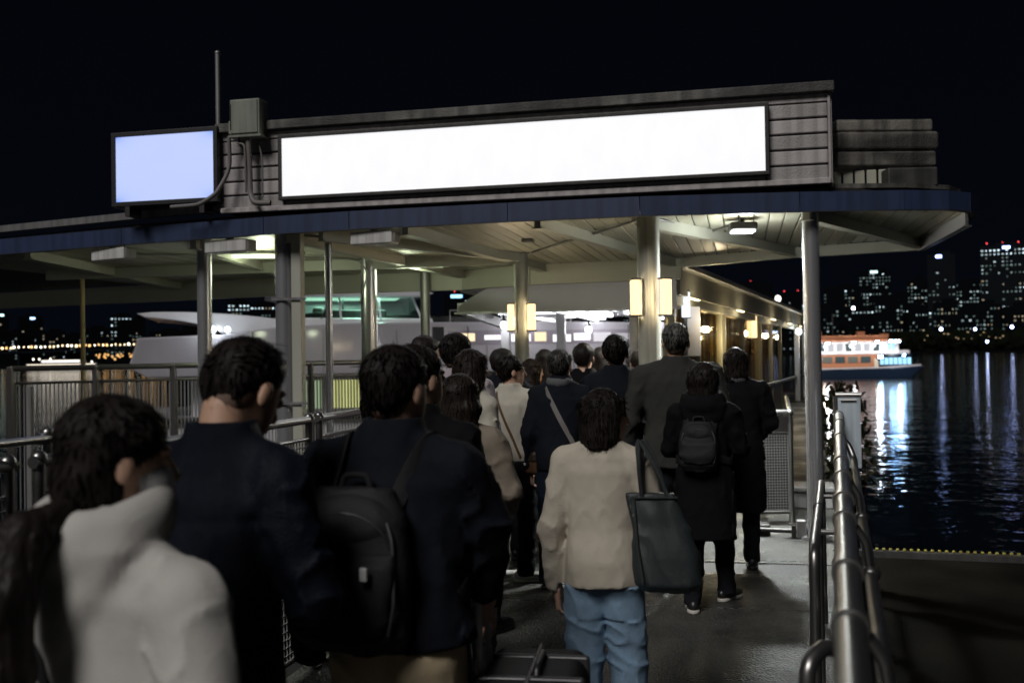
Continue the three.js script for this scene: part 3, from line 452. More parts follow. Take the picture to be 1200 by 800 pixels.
{ // right-hand railing
  const r = thing('railing', 'polished steel tube railing running along the right edge of the gangway', 'railing');
  const P = (z, o = 0, y = 1.1) => [railX(z) + o, y, z];
  mesh(r, 'top_rail', [rod(P(0.4), P(-8.75), 0.03, 24)], M.rail);
  mesh(r, 'outer_rail', [rod(P(-0.4, 0.066, 0.93), P(-6.4, 0.08, 0.93), 0.02, 16), tube([P(-6.4, 0.08, 0.93), P(-6.6, 0.08, 0.95), P(-6.65, 0.05, 1.03), P(-6.66, 0.01, 1.08)], 0.02, 12)], M.rail);
  mesh(r, 'lower_rail', [rod(P(0.2, 0.0, 0.62), P(-8.7, 0.0, 0.62), 0.018, 12), rod(P(0.2, 0.0, 0.16), P(-8.7, 0, 0.16), 0.018, 12)], M.rail);
  for (const z of [-1.35, -2.55, -3.75, -5.0, -6.4, -7.7, -8.7]) {
    mesh(r, 'post', [rod(P(z, 0, 0), P(z, 0, 1.08), 0.026, 14), rod(P(z, 0, 0), P(z, 0, 0.014), 0.07, 14)], M.rail);
    mesh(r, 'collar', [rod(P(z - 0.045), P(z + 0.045), 0.037, 20)], M.rail);
  }
  for (const z of [-2.05, -3.3, -4.4]) { mesh(r, 'collar', [rod(P(z - 0.03), P(z + 0.03), 0.036, 20)], M.rail); mesh(r, 'bracket', [tube([P(z, 0.03, 1.08), P(z, 0.06, 1.03), P(z, 0.07, 0.955)], 0.013, 8), ball(0.03, ...P(z, 0.072, 0.935))], M.rail); }
  mesh(r, 'loop', [tube([P(-2.32, -0.015, 0.97), P(-2.3, -0.05, 0.985), P(-2.26, -0.08, 0.965), P(-2.24, -0.088, 0.9), P(-2.24, -0.088, 0.3)], 0.018, 12)], M.rail);
  const i = thing('inner_handrail', 'low steel handrail with bent ends on the inside of the right railing', 'handrail');
  const Q = (z, y) => [railX(z) - 0.11, y, z];
  mesh(i, 'rail', [tube([Q(-4.1, 0.02), Q(-4.1, 0.78), Q(-4.16, 0.86), Q(-4.3, 0.87), Q(-5, 0.86), Q(-6.1, 0.86), Q(-6.25, 0.84), Q(-6.3, 0.75), Q(-6.3, 0.02)], 0.021, 12, 80)], M.rail);
  for (const z of [-5.2]) mesh(i, 'post', [rod(Q(z, 0), Q(z, 0.86), 0.019, 12), ball(0.028, ...Q(z, 0.86))], M.rail);
  for (const z of [-4.5, -5.6]) mesh(i, 'stay', [rod(Q(z, 0.86), P(z, -0.02, 0.86), 0.012, 8)], M.rail);
  const e = thing('end_panel', 'pale blue grey metal plate fixed on the far end of the right railing', 'panel', 0.832, 0.96, -8.72, -0.12);
  mesh(e, 'plate', [rbx(0.185, 0.58, 0.025, 0, 0, 0, 0.006)], mat('pale_blue_plate', 0.55, 0.64, 0.72, 0.4, { map: T.grime })); mesh(e, 'head_bar', [rod([-0.1, 0.3, 0], [0.1, 0.3, 0], 0.024, 12)], M.rail); mesh(e, 'fixing', [rod([-0.06, 0.26, 0.02], [0.06, 0.26, 0.02], 0.012, 8), rod([-0.1, 0.29, 0], [-0.1, -0.93, 0], 0.022, 10)], M.rail);
}
{ // barrier box beside the right column
  const g = thing('queue_barrier', 'tall boxed steel barrier with wire mesh end beside the right column', 'barrier');
  const F0 = [0.1, -9.88], F1 = [0.42, -9.95], B0 = [0.2, -13.2], B1 = [0.52, -13.3];
  const P = (q, y) => [q[0], y, q[1]];
  for (const [n, q, h] of [['post', F0, 1.05], ['post', F1, 1.05], ['post', B0, 1.05], ['post', B1, 1.05]]) mesh(g, n, [rod(P(q, 0), P(q, h), 0.024, 12), rod(P(q, 0), P(q, 0.02), 0.05, 10)], M.rail);
  mesh(g, 'top_rail', [rod(P(F0, 1.05), P(F1, 1.05), 0.03, 14), rod(P(F0, 1.05), P(B0, 1.05), 0.026, 12), rod(P(F1, 1.05), P(B1, 1.05), 0.026, 12), ball(0.036, ...P(F0, 1.05)), ball(0.036, ...P(F1, 1.05))], M.rail);
  mesh(g, 'mid_rail', [rod(P(F0, 0.86), P(F1, 0.86), 0.013, 8), rod(P(F0, 0.12), P(F1, 0.12), 0.016, 8), rod(P(F0, 0.12), P(B0, 0.12), 0.014, 8), rod(P(F1, 0.12), P(B1, 0.12), 0.014, 8)], M.dark);
  mesh(g, 'plate', [rbx(0.2, 0.15, 0.01, 0.3, 0.94, -9.92, 0.004, 0.2)], M.dark);
  mesh(g, 'backing', [bar([0.12, 0.5, -9.98], [0.42, 0.5, -10.04], 0.006, 0.76)], M.dark);
  meshPanel(g, F0, F1, 0.12, 0.86, 0.026, 0.026, 0.002); meshPanel(g, F0, B0, 0.12, 0.95, 0.06, 0.06); meshPanel(g, F1, B1, 0.12, 0.95, 0.06, 0.06);
  const k = thing('hinge_gear', 'clutter of hinge brackets and rods at the deck joint under the barrier', 'hinge gear', 0.35, 0, -9.5);
  mesh(k, 'bracket', [rbx(0.12, 0.1, 0.18, -0.2, 0.05, 0.1, 0.015)], M.dark); mesh(k, 'bracket', [rbx(0.08, 0.16, 0.1, 0.12, 0.08, 0.25, 0.015)], M.galv); mesh(k, 'rod', [rod([-0.3, 0.06, 0.2], [0.28, 0.06, 0.28], 0.02, 10), rod([0.2, 0.03, 0.4], [0.24, 0.2, 0.1], 0.014, 8), rod([0.05, 0.03, 0.4], [0.05, 0.13, 0.4], 0.02, 8)], M.dark);
  const w = thing('deck_step', 'low pale box step on the deck between the barrier and the right column', 'step', 0.66, 0, -11.2); mesh(w, 'top', [rbx(0.5, 0.05, 0.5, 0, 0.2, 0, 0.01)], M.galv); mesh(w, 'side', [rbx(0.44, 0.17, 0.44, 0, 0.088, 0, 0.01)], M.galv);
}

// ================= harbour skyline, lamps, boats =================
{
  const WIN = [[0.55, 0.7, 0.75], [0.2, 0.27, 0.27], [0.4, 0.33, 0.22], [0.08, 0.13, 0.12], [1.3, 1.65, 1.85]].map((c, i) => glow('lit_window_' + 'abcde'[i], ...c));
  const wallM = mat('night_wall', 0.0035, 0.004, 0.005, 0.8, { specularIntensity: 0 }), wallM2 = mat('night_wall_pale', 0.007, 0.008, 0.01, 0.8, { specularIntensity: 0 });
  const yaw = 0.2217;
  function tower(x, z, w, top, lit, label, opt = {}) {
    const o = thing('tower_block', label, 'building', x, WATER_Y, z, Math.atan2(-x, -z) + (opt.turn || 0)), h = top + 1.3, d = opt.d || Math.max(16, w * 0.7), fh = 3.4, bw = opt.bay || 3.1;
    mesh(o, 'wall', [bx(w, h, d, 0, h / 2, 0), bx(w * 0.5, 3, d * 0.5, w * 0.08, h + 1.5, 0)], opt.pale ? wallM2 : wallM);
    const g = [[], [], [], [], []], nf = Math.floor((h - 6) / fh), nb = Math.max(2, Math.floor(w / bw));
    for (let f = 0; f < nf; f++) {
      const floorLit = rnd() < 0.35 ? 2.2 : 0.7, y = 6 + f * fh;
      for (let b = 0; b < nb; b++) {
        const band = opt.band && f >= nf - opt.band;
        const patch = Math.max(0, 0.75 + 1.6 * vnoise(b * 0.3 + x, f * 0.22 + z, 3.3));
        if (rnd() > (band ? 0.85 : lit * floorLit * 1.25 * patch)) continue;
        const k = band ? (rnd() < 0.6 ? 0 : 4) : [3, 3, 3, 3, 1, 1, 1, 1, 0, 0, 2, 4][Math.floor(rnd() * 11.3)], ww = bw * rr(0.2, 0.62);
        g[opt.warm && k < 2 ? 2 : k].push(bx(ww, rr(0.9, 1.5), 0.2, -w / 2 + (b + 0.5) * bw * (w / (nb * bw)), y, d / 2 + 0.05));
      }
    }
    g.forEach((q, i) => q.length && stuff(mesh(o, 'lit_window', q, WIN[i])));
    if (opt.sign) mesh(o, 'roof_sign', [bx(opt.sign[0], opt.sign[1], 0.6, opt.sign[2] || 0, h - 2, d / 2 + 0.5)], glow('roof_sign_light', ...opt.sign[3]));
    if (opt.red) for (let k = 0; k < opt.red; k++) mesh(o, 'warning_lamp', [ball(0.55, (k - (opt.red - 1) / 2) * w * 0.35, h + 3.5, 0, 1, 1, 1, 8)], mats.redGlow ||= glow('red_warning_light', 4, 0.25, 0.3));
    return o;
  }
  const L = (s) => 'dark tower over the water ' + s;
  tower(96, -1046, 35, 64, 0.22, L('seen just right of the right column with scattered windows'));
  tower(135, -1116, 31, 84, 0.22, L('with pale lit floors above the orange ferry'), { sign: [7, 2, -1, [1.8, 3, 3]] });
  tower(147, -1037, 17, 55, 0.2, L('narrow and low above the orange ferry bow'));
  tower(169, -1073, 19, 71, 0.36, L('slim with white windows right of the orange ferry'));
  tower(183, -1024, 24, 90, 0.2, L('with a blue white lamp on its roof edge'), { sign: [5, 2.4, -2, [3, 4.5, 9]], pale: true });
  tower(224, -1116, 28, 70, 0.3, L('broad and low between the two tallest towers'));
  tower(232, -1004, 37, 94, 0.28, L('with lit top storey and red roof lamps, tallest'), { band: 2, sign: [6, 2.2, 3, [3, 4, 9]], red: 3, pale: true });
  tower(285, -1088, 34, 76, 0.25, L('at the far right edge of the view'));
  tower(121, -970, 48, 40, 0.1, L('long low block with one bright row of windows'), { band: 1 });
  tower(10, -1180, 48, 78, 0.08, L('with a red roof lamp seen above the shed roof lamp'), { red: 1 });
  tower(51, -1118, 40, 62, 0.12, L('with a red lamp seen left of the right column'), { red: 2 });
  tower(-31, -1222, 36, 68, 0.06, L('with a green sign above the glass shed roof'), { sign: [8, 3, 10, [0.8, 2.6, 2.0]] });
  tower(-819, -994, 27, 58, 0.16, L('at the far left edge of the view'), { sign: [5, 2, 6, [2, 3.4, 3.6]] });
  tower(-866, -1086, 17, 41, 0.2, L('small second from the far left'));
  tower(-814, -1046, 26, 56, 0.12, L('with a pale blue roof lamp left of the slim pole'), { sign: [5, 2, 2, [2, 3, 4.5]] });
  tower(-755, -1008, 24, 37, 0.22, L('low with a few warm windows left of the slim pole'), { warm: true });
  tower(-798, -1101, 20, 36, 0.2, L('low and narrow behind the slim pole'));
  tower(-727, -1045, 28, 41, 0.12, L('low and dim right of the slim pole'));
  tower(-622, -936, 21, 49, 0.3, L('with bright top floor left of the moored ferry fin'), { band: 1 });
  tower(-633, -984, 14, 49, 0.25, L('narrow with warm windows beside the moored ferry fin'), { warm: true });
  tower(-658, -1081, 39, 37, 0.14, L('wide and low behind the moored ferry fin'), { warm: true });
  tower(-432, -825, 19, 53, 0.18, L('with two bright bands left of the double column'), { band: 2 });
  tower(-434, -875, 28, 53, 0.2, L('with warm bands touching the double column'), { band: 1, warm: true });
  tower(-268, -964, 33, 62, 0.1, L('with red lamps behind the column gap in the middle'), { red: 2, sign: [11, 3, -4, [0.8, 1.8, 2.6]] });
  tower(-259, -1069, 37, 49, 0.14, L('low behind the middle columns'));
  tower(-616, -1091, 47, 42, 0.06, L('wide dark block behind the left column'));
  tower(-350, -1099, 48, 46, 0.12, L('low behind the wheelhouse bow'));
  tower(-188, -1085, 73, 38, 0.14, L('wide and low behind the lower canopy'), { warm: true });
  tower(-126, -1150, 67, 43, 0.14, L('wide and low behind the round lamp column'));
  tower(326, -1098, 50, 65, 0.25, L('just beyond the right edge of the view'));
  for (let k = 0; k < 14; k++) { const x = 70 + 19 * k + rr(-5, 5), z = -rr(915, 965); const o = tower(x, z, rr(14, 26), rr(24, 46), 0.26, 'small low dark block with tiny lights along the far shore', { bay: 2.6, warm: k % 4 === 1 }); o.userData.group = 'small low blocks along the far shore'; }
  // dark trees along the shore
  const g = [];
  for (let k = 0; k < 260; k++) {
    const x = rr(60, 420), z = -rr(868, 905) , r = rr(4, 9), s = new THREE.IcosahedronGeometry(r, 2), p = s.attributes.position;
    for (let i = 0; i < p.count; i++) { const q = 1 + 0.35 * vnoise(p.getX(i) * 0.5 + k * 7, p.getY(i) * 0.5, p.getZ(i) * 0.5); p.setXYZ(i, p.getX(i) * q, p.getY(i) * q * 1.1, p.getZ(i) * q); }
    s.computeVertexNormals(); s.translate(x, r * 0.8, z); g.push(flat(s));
  }
  tag(stuff(mesh(scene, 'tree_line', g, mat('night_foliage', 0.004, 0.005, 0.003, 0.9, { specularIntensity: 0 }))), 'dark mass of trees along the far shore below the towers', 'trees');
  // promenade lamps and small lights of the far shore
  const lampM = [glow('shore_lamp_light', 8, 9.5, 16), glow('shore_lamp_warm_light', 7, 5, 2.2), glow('shore_lamp_white_light', 16, 17, 17)];
  function shoreLamp(x, y, z, r, m, label, group) { const o = thing('street_lamp', label, 'street lamp', x, 0, z, 0, group); mesh(o, 'globe', [ball(r, 0, y, 0, 1, 1, 1, 8)], lampM[m]); mesh(o, 'post', [rod([0, -1, -0.1], [0, y - r, -0.1], 0.15, 6)], wallM); }
  const G = 'small lamps on the far shore';
  shoreLamp(153, 17.5, -862, 1.2, 0, 'leftmost blue white lamp on the dark shore right of the orange ferry', G); shoreLamp(178, 17, -862, 1.0, 0, 'middle blue white lamp on the dark shore below the towers', G); shoreLamp(203, 18, -855, 1.2, 0, 'rightmost blue white lamp on the dark shore below the tallest tower', G); shoreLamp(184, 7, -850, 1.0, 0, 'lowest lamp on the dark shore near the waterline', G); shoreLamp(88, 36, -868, 1.3, 2, 'tall white lamp above the orange ferry roof', G);
  const few = []; for (let k = 0; k < 22; k++) { const x = rr(140, 250), y = rr(9, 15); few.push(bx(rr(0.5, 1.6), rr(0.4, 0.9), 0.3, x, y, -857 - rr(0, 3))); }
  tag(stuff(mesh(scene, 'shore_light', few, glow('warm_shore_light', 0.4, 0.28, 0.16))), 'sprinkle of tiny warm lights among the dark shore trees', 'lights');
  // lamp-lit road bridge at left, in the distance
  const rb = thing('road_bridge', 'distant road bridge with a long row of lamps behind the slim pole', 'bridge');
  const A = [-560, 11.6, -592], B = [-380, 14.2, -632], P = (t, dy = 0) => [A[0] + (B[0] - A[0]) * t, A[1] + (B[1] - A[1]) * t + dy, A[2] + (B[2] - A[2]) * t];
  mesh(rb, 'deck', [bar(P(0, -3.4), P(1, -3.4), 6, 1.2)], wallM2);
  for (let k = 0; k < 8; k++) mesh(rb, 'pier', [bx(1.6, 14, 2.5, P(k / 7)[0], 2.5, P(k / 7)[2])], wallM2);
  const rl = [glow('road_lamp_light', 3.6, 2.7, 1.5), glow('road_lamp_white_light', 4.4, 4.0, 3.2), glow('road_lamp_amber_light', 2.2, 1.3, 0.5)];
  for (let k = 0; k < 62; k++) mesh(rb, 'lamp', ball(rr(0.5, 0.95), ...P(k / 61 + rr(-0.003, 0.003), rr(-0.3, 0.3)), 1, 1, 1, 6), rl[Math.floor(rnd() * 3)]);
  const low = []; for (let k = 0; k < 30; k++) { const t = rnd(); low.push(ball(rr(0.35, 0.9), -405 + 50 * t + rr(-4, 4), rr(3.5, 7), -578 + rr(-3, 3), 1, 1, 1, 6)); }
  tag(stuff(mesh(scene, 'quay_light', low, glow('amber_quay_light', 1.2, 0.62, 0.2))), 'cluster of amber quay lights left of the moored ferry stern', 'lights');
  structure('left_shore', [slab([[-900, -560], [-420, -640], [-300, -720], [-300, -1100], [-1000, -1100]], WATER_Y - 2, WATER_Y + 1.2)], mats.dark_land);
}
{ // brightly lit pleasure boat far left
  const b = thing('lit_boat', 'long brightly lit pleasure boat far out behind the slim pole', 'boat', -272.5, WATER_Y, -369, 0.222);
  const glowW = glow('boat_window_light', 1.5, 1.3, 1.0), glowC = glow('boat_lamp_light', 2.4, 2.2, 1.9), wm = mats.night_wall_pale;
  const s = new THREE.Shape([[-15.5, 0], [14, 0], [16.5, 1.3], [-16.5, 1.2]].map(([x, y]) => new THREE.Vector2(x, y))), g = new THREE.ExtrudeGeometry(s, { depth: 5, bevelEnabled: false }); g.translate(0, 0, -5);
  mesh(b, 'hull', [metric(flat(g))], wm); mesh(b, 'lower_cabin', [bx(29, 1.4, 4.4, -0.5, 2.0, -2.5)], M.white); mesh(b, 'upper_cabin', [bx(17, 1.5, 4, -0.5, 3.6, -2.5)], M.white); mesh(b, 'roof', [bx(19, 0.2, 4.6, -0.5, 4.5, -2.5)], wm); mesh(b, 'mast', [rod([-3, 4.6, -2.5], [-3, 7, -2.5], 0.1, 6)], wm);
  for (let k = 0; k < 22; k++) mesh(b, 'window', bx(1.05, 0.75, 0.1, -14 + k * 1.27, 2.05, -0.24), glowW);
  for (let k = 0; k < 12; k++) mesh(b, 'window', bx(1.1, 0.7, 0.1, -8 + k * 1.3, 3.65, -0.44), glowC);
  for (const x of [-12, -9.5, -5, 9, 12]) mesh(b, 'deck_lamp', ball(0.45, x, x < 0 ? 4.6 : 3.2, -0.4, 1, 1, 1, 8), glowC);
}
{ // orange two-deck ferry at right
  const f = thing('orange_ferry', 'orange and cream two deck ferry with a dark hull right of the column', 'ferry', 10.8, WATER_Y, -117, 0.06); f.scale.set(0.84, 0.71, 0.84);
  const or = mat('orange_paint', 0.42, 0.17, 0.085, 0.5), cr = mat('cream_paint', 0.6, 0.5, 0.38, 0.5), nv = mat('navy_hull', 0.008, 0.016, 0.034, 0.3), pk = mat('pale_lavender_paint', 0.55, 0.5, 0.52, 0.5);
  const hs = [[-4.8, 0], [8.2, 0], [9.6, 1.55], [6, 1.25], [-4.8, 1.2]], s = new THREE.Shape(hs.map(([x, y]) => new THREE.Vector2(x, y))), g = new THREE.ExtrudeGeometry(s, { depth: 5, bevelEnabled: true, bevelSize: 0.2, bevelThickness: 0.4, bevelSegments: 3 }); g.translate(0, 0, -5);
  mesh(f, 'hull', [metric(flat(g))], nv); mesh(f, 'gunwale', [bar([5, 1.5, 0.3], [9.6, 1.8, -0.6], 0.2, 0.25), bar([-4.8, 1.35, 0.3], [5, 1.5, 0.3], 0.15, 0.2)], pk);
  mesh(f, 'lower_cabin', [bx(8.8, 2.3, 4.6, -0.15, 2.4, -2.5)], or); mesh(f, 'bow_cabin', [rbx(4.4, 1.9, 4, 6.6, 2.35, -2.6, 0.8), bx(4.2, 0.3, 4.4, 6.4, 3.35, -2.6)], nv);
  mesh(f, 'rounded_deck', [rbx(4.2, 0.8, 4, 6.3, 3.75, -2.6, 0.35)], pk);
  mesh(f, 'upper_cabin', [bx(11.4, 1.8, 4.2, 1.2, 4.6, -2.6)], mat('lit_white_cabin', 0.8, 0.76, 0.76, 0.5)); mesh(f, 'deck_edge', [bx(11.6, 0.18, 4.8, 1.2, 3.64, -2.5)], pk); mesh(f, 'roof', [rbx(11.9, 0.22, 5, 1.2, 5.66, -2.4, 0.05), bx(10, 0.7, 4, 0.4, 6.1, -2.6)], or);
  for (const [x, y, z] of [[-3, 6.8, -2.6], [2.5, 6.7, -2.6], [5.4, 6.3, -2.2]]) mesh(f, 'funnel', bx(1, 0.75, 1, x, y, z), or); mesh(f, 'mast', [rod([-1, 6.4, -2.6], [-1, 10, -2.6], 0.08, 6), rod([-3, 6.4, -2.6], [-3, 9, -2.6], 0.08, 6)], M.dark);
  const wl = glow('upper_window_light', 0.5, 0.52, 0.56), cy = glow('bow_window_light', 0.5, 1.0, 1.35), dk = mat('ferry_pane', 0.05, 0.07, 0.075, 0.1), wm = glow('mid_window_light', 0.1, 0.1, 0.085);
  for (let k = 0; k < 8; k++) mesh(f, 'window', bx(0.75, 1.15, 0.08, -3.9 + k * 1.14, 4.6, -0.47), k % 3 === 1 ? dk : wl);
  for (let k = 0; k < 5; k++) mesh(f, 'window', bx(1.25, 0.95, 0.08, -3.7 + k * 1.6, 2.75, -0.17), k % 2 ? wm : dk);
  for (let k = 0; k < 7; k++) mesh(f, 'bow_window', bx(0.46, 1.05, 0.08, 4.8 + k * 0.56, 2.45, -0.57), cy);
  mesh(f, 'bow_door', [bx(0.5, 1.3, 0.08, 4.0, 2.2, -0.1)], cr); mesh(f, 'wheelhouse_window', [bx(0.3, 1.2, 0.06, 5.7, 4.7, -0.46), bx(0.3, 1.2, 0.06, 6.2, 4.7, -0.46)], cy);
  const lm = glow('ferry_lamp_light', 60, 70, 80), lc = glow('ferry_lamp_blue_light', 28, 55, 105);
  for (const [x, y] of [[-2.1, 5.3], [1.2, 5.35], [4.1, 5.4]]) { mesh(f, 'lamp_housing', rbx(0.8, 0.42, 0.3, x, y, 0.1, 0.05), nv); mesh(f, 'lamp', bx(0.42, 0.26, 0.03, x, y, 0.27), lm); point(f, 0.95, 0.98, 1, 10, [x, y - 0.5, 1.2], 10); }
  for (const [x, y, r] of [[5.8, 5.45, 0.2], [6.3, 5.45, 0.2], [6.75, 5.45, 0.18], [4.5, 3.1, 0.26], [7.4, 3.3, 0.14]]) { mesh(f, 'lamp_housing', rbx(r * 3, r * 3, 0.2, x, y, 0.0, 0.04), nv); mesh(f, 'lamp', bx(r * 2, r * 1.6, 0.03, x, y, 0.115), lc); }
  point(f, 1, 0.85, 0.7, 9, [-3, 3.4, 4], 10); point(f, 0.8, 0.93, 1, 10, [6.5, 3.6, 2], 10);
}
{ // dark shrub in a tub beyond the railing end
  const o = thing('potted_shrub', 'dark leafy shrub beyond the right column beside the railing end', 'shrub', 1.25, -0.36, -13.8), g = [];
  for (let k = 0; k < 420; k++) { const a = rr(0, 6.28), y = rr(0.25, 1.55), r = 0.42 * Math.sqrt(rnd()) * (1.15 - 0.4 * y), p = new THREE.PlaneGeometry(0.05, 0.12); p.rotateX(rr(-1.4, 1.4)); p.rotateY(rr(0, 6.28)); p.translate(Math.cos(a) * r, y, Math.sin(a) * r); g.push(flat(p)); }
  stuff(mesh(o, 'foliage', g, mat('shrub_leaf', 0.035, 0.036, 0.02, 0.8, { specularIntensity: 0.1 }))); mesh(o, 'stem', [rod([0, 0, 0], [0.03, 1.2, 0], 0.025, 8)], M.under); mesh(o, 'tub', [rod([0, 0, 0], [0, 0.35, 0], 0.22, 14, 0.27)], M.dark);
}

// ================= people =================
const smin = (a, b, k) => { const h = Math.max(k - Math.abs(a - b), 0) / k; return Math.min(a, b) - h * h * k * 0.25; };
const smax = (a, b, k) => -smin(-a, -b, k);
function cap(a, b, ra, rb = ra) {
  const bx_ = b[0] - a[0], by = b[1] - a[1], bz = b[2] - a[2], bb = bx_ * bx_ + by * by + bz * bz || 1e-9;
  return (x, y, z) => { const px = x - a[0], py = y - a[1], pz = z - a[2]; let t = (px * bx_ + py * by + pz * bz) / bb; t = t < 0 ? 0 : t > 1 ? 1 : t; return Math.hypot(px - bx_ * t, py - by * t, pz - bz * t) - ra - (rb - ra) * t; };
}
function ell(c, r) { return (x, y, z) => { const a = (x - c[0]) / r[0], b = (y - c[1]) / r[1], d = (z - c[2]) / r[2], k0 = Math.hypot(a, b, d), k1 = Math.hypot(a / r[0], b / r[1], d / r[2]); return k1 < 1e-9 ? -Math.min(...r) : k0 * (k0 - 1) / k1; }; }
function loft(keys) {                                       // keys: [y, half width, half depth, z centre, x centre]
  const N = 80, y0 = keys[0][0], y1 = keys[keys.length - 1][0], tab = [];
  for (let i = 0; i <= N; i++) {
    const y = y0 + (y1 - y0) * i / N; let k = 0; while (k < keys.length - 2 && y > keys[k + 1][0]) k++;
    const t = (y - keys[k][0]) / (keys[k + 1][0] - keys[k][0]), s = t * t * (3 - 2 * t) * 0.6 + t * 0.4;
    tab.push([1, 2, 3, 4].map((c) => (keys[k][c] || 0) + ((keys[k + 1][c] || 0) - (keys[k][c] || 0)) * s));
  }
  return (x, y, z) => {
    const f = Math.max(0, Math.min(N - 1e-6, (y - y0) / (y1 - y0) * N)), i = Math.floor(f), t = f - i, A = tab[i], B = tab[i + 1] || A;
    const w = A[0] + (B[0] - A[0]) * t, d = A[1] + (B[1] - A[1]) * t, dz = z - A[2] - (B[2] - A[2]) * t, dx = x - A[3] - (B[3] - A[3]) * t;
    const u = Math.abs(dx / w), v = Math.abs(dz / d), q = Math.pow(Math.pow(u, 2.3) + Math.pow(v, 2.3), 1 / 2.3);
    return Math.max((q - 1) * Math.min(w, d) * 1.05, y - y1, y0 - y);
  };
}
function surface(sdf, lo, hi, cell) {                       // surface nets
  const n = [0, 1, 2].map((k) => Math.max(4, Math.ceil((hi[k] - lo[k]) / cell) + 1)), [nx, ny, nz] = n, F = new Float32Array(nx * ny * nz), B = 4;
  for (let k = 0; k < nz; k += B) for (let j = 0; j < ny; j += B) for (let i = 0; i < nx; i += B) {
    const c = sdf(lo[0] + (i + 1.5) * cell, lo[1] + (j + 1.5) * cell, lo[2] + (k + 1.5) * cell), far = Math.abs(c) > cell * 5.2;
    for (let kk = k; kk < Math.min(nz, k + B); kk++) for (let jj = j; jj < Math.min(ny, j + B); jj++) for (let ii = i; ii < Math.min(nx, i + B); ii++)
      F[(kk * ny + jj) * nx + ii] = far ? c : sdf(lo[0] + ii * cell, lo[1] + jj * cell, lo[2] + kk * cell);
  }
  const id = new Int32Array(nx * ny * nz).fill(-1), pos = [], idx = [], e = [0, 1, nx, nx + 1, nx * ny, nx * ny + 1, nx * ny + nx, nx * ny + nx + 1];
  const pairs = [[0, 1], [2, 3], [4, 5], [6, 7], [0, 2], [1, 3], [4, 6], [5, 7], [0, 4], [1, 5], [2, 6], [3, 7]];
  for (let k = 0; k < nz - 1; k++) for (let j = 0; j < ny - 1; j++) for (let i = 0; i < nx - 1; i++) {
    const o = (k * ny + j) * nx + i; let m = 0; for (let q = 0; q < 8; q++) if (F[o + e[q]] < 0) m |= 1 << q;
    if (m === 0 || m === 255) continue;
    let x = 0, y = 0, z = 0, c = 0;
    for (const [a, b] of pairs) { const fa = F[o + e[a]], fb = F[o + e[b]]; if ((fa < 0) === (fb < 0)) continue; const t = fa / (fa - fb), ax = a & 1, ay = (a >> 1) & 1, az = a >> 2; x += ax + t * ((b & 1) - ax); y += ay + t * (((b >> 1) & 1) - ay); z += az + t * ((b >> 2) - az); c++; }
    id[o] = pos.length / 3; pos.push(lo[0] + (i + x / c) * cell, lo[1] + (j + y / c) * cell, lo[2] + (k + z / c) * cell);
  }
  const quadAt = (a, b, c, d, flip) => { if (a < 0 || b < 0 || c < 0 || d < 0) return; flip ? idx.push(a, c, b, a, d, c) : idx.push(a, b, c, a, c, d); };
  for (let k = 1; k < nz - 1; k++) for (let j = 1; j < ny - 1; j++) for (let i = 1; i < nx - 1; i++) {
    const o = (k * ny + j) * nx + i, s = F[o] < 0;
    if (s !== (F[o + 1] < 0)) quadAt(id[o], id[o - nx], id[o - nx - nx * ny], id[o - nx * ny], s);
    if (s !== (F[o + nx] < 0)) quadAt(id[o], id[o - nx * ny], id[o - 1 - nx * ny], id[o - 1], s);
    if (s !== (F[o + nx * ny] < 0)) quadAt(id[o], id[o - 1], id[o - 1 - nx], id[o - nx], s);
  }
  const g = new THREE.BufferGeometry(); g.setAttribute('position', new THREE.Float32BufferAttribute(pos, 3)); g.setIndex(idx.map((v, i) => idx[i - i % 3 + [0, 2, 1][i % 3]])); g.computeVertexNormals();
  const uv = new Float32Array(pos.length / 3 * 2); for (let i = 0; i < pos.length / 3; i++) { const x = pos[3 * i], z = pos[3 * i + 2]; uv[2 * i] = Math.atan2(x, z || 1e-6) * 0.16; uv[2 * i + 1] = pos[3 * i + 1]; }
  g.setAttribute('uv', new THREE.BufferAttribute(uv, 2)); return g;
}
function join(list) {                                       // merges indexed geometries
  return list.length > 1 ? mergeGeometries(list, false) : list[0];
}
const FM = (n, r, g, b, o = {}) => mat(n, r, g, b, 0.85, { map: T.cloth, bumpMap: T.fabric, bumpScale: 0.006, specularIntensity: r < 0.06 ? 0.15 : 0.4, ...o });
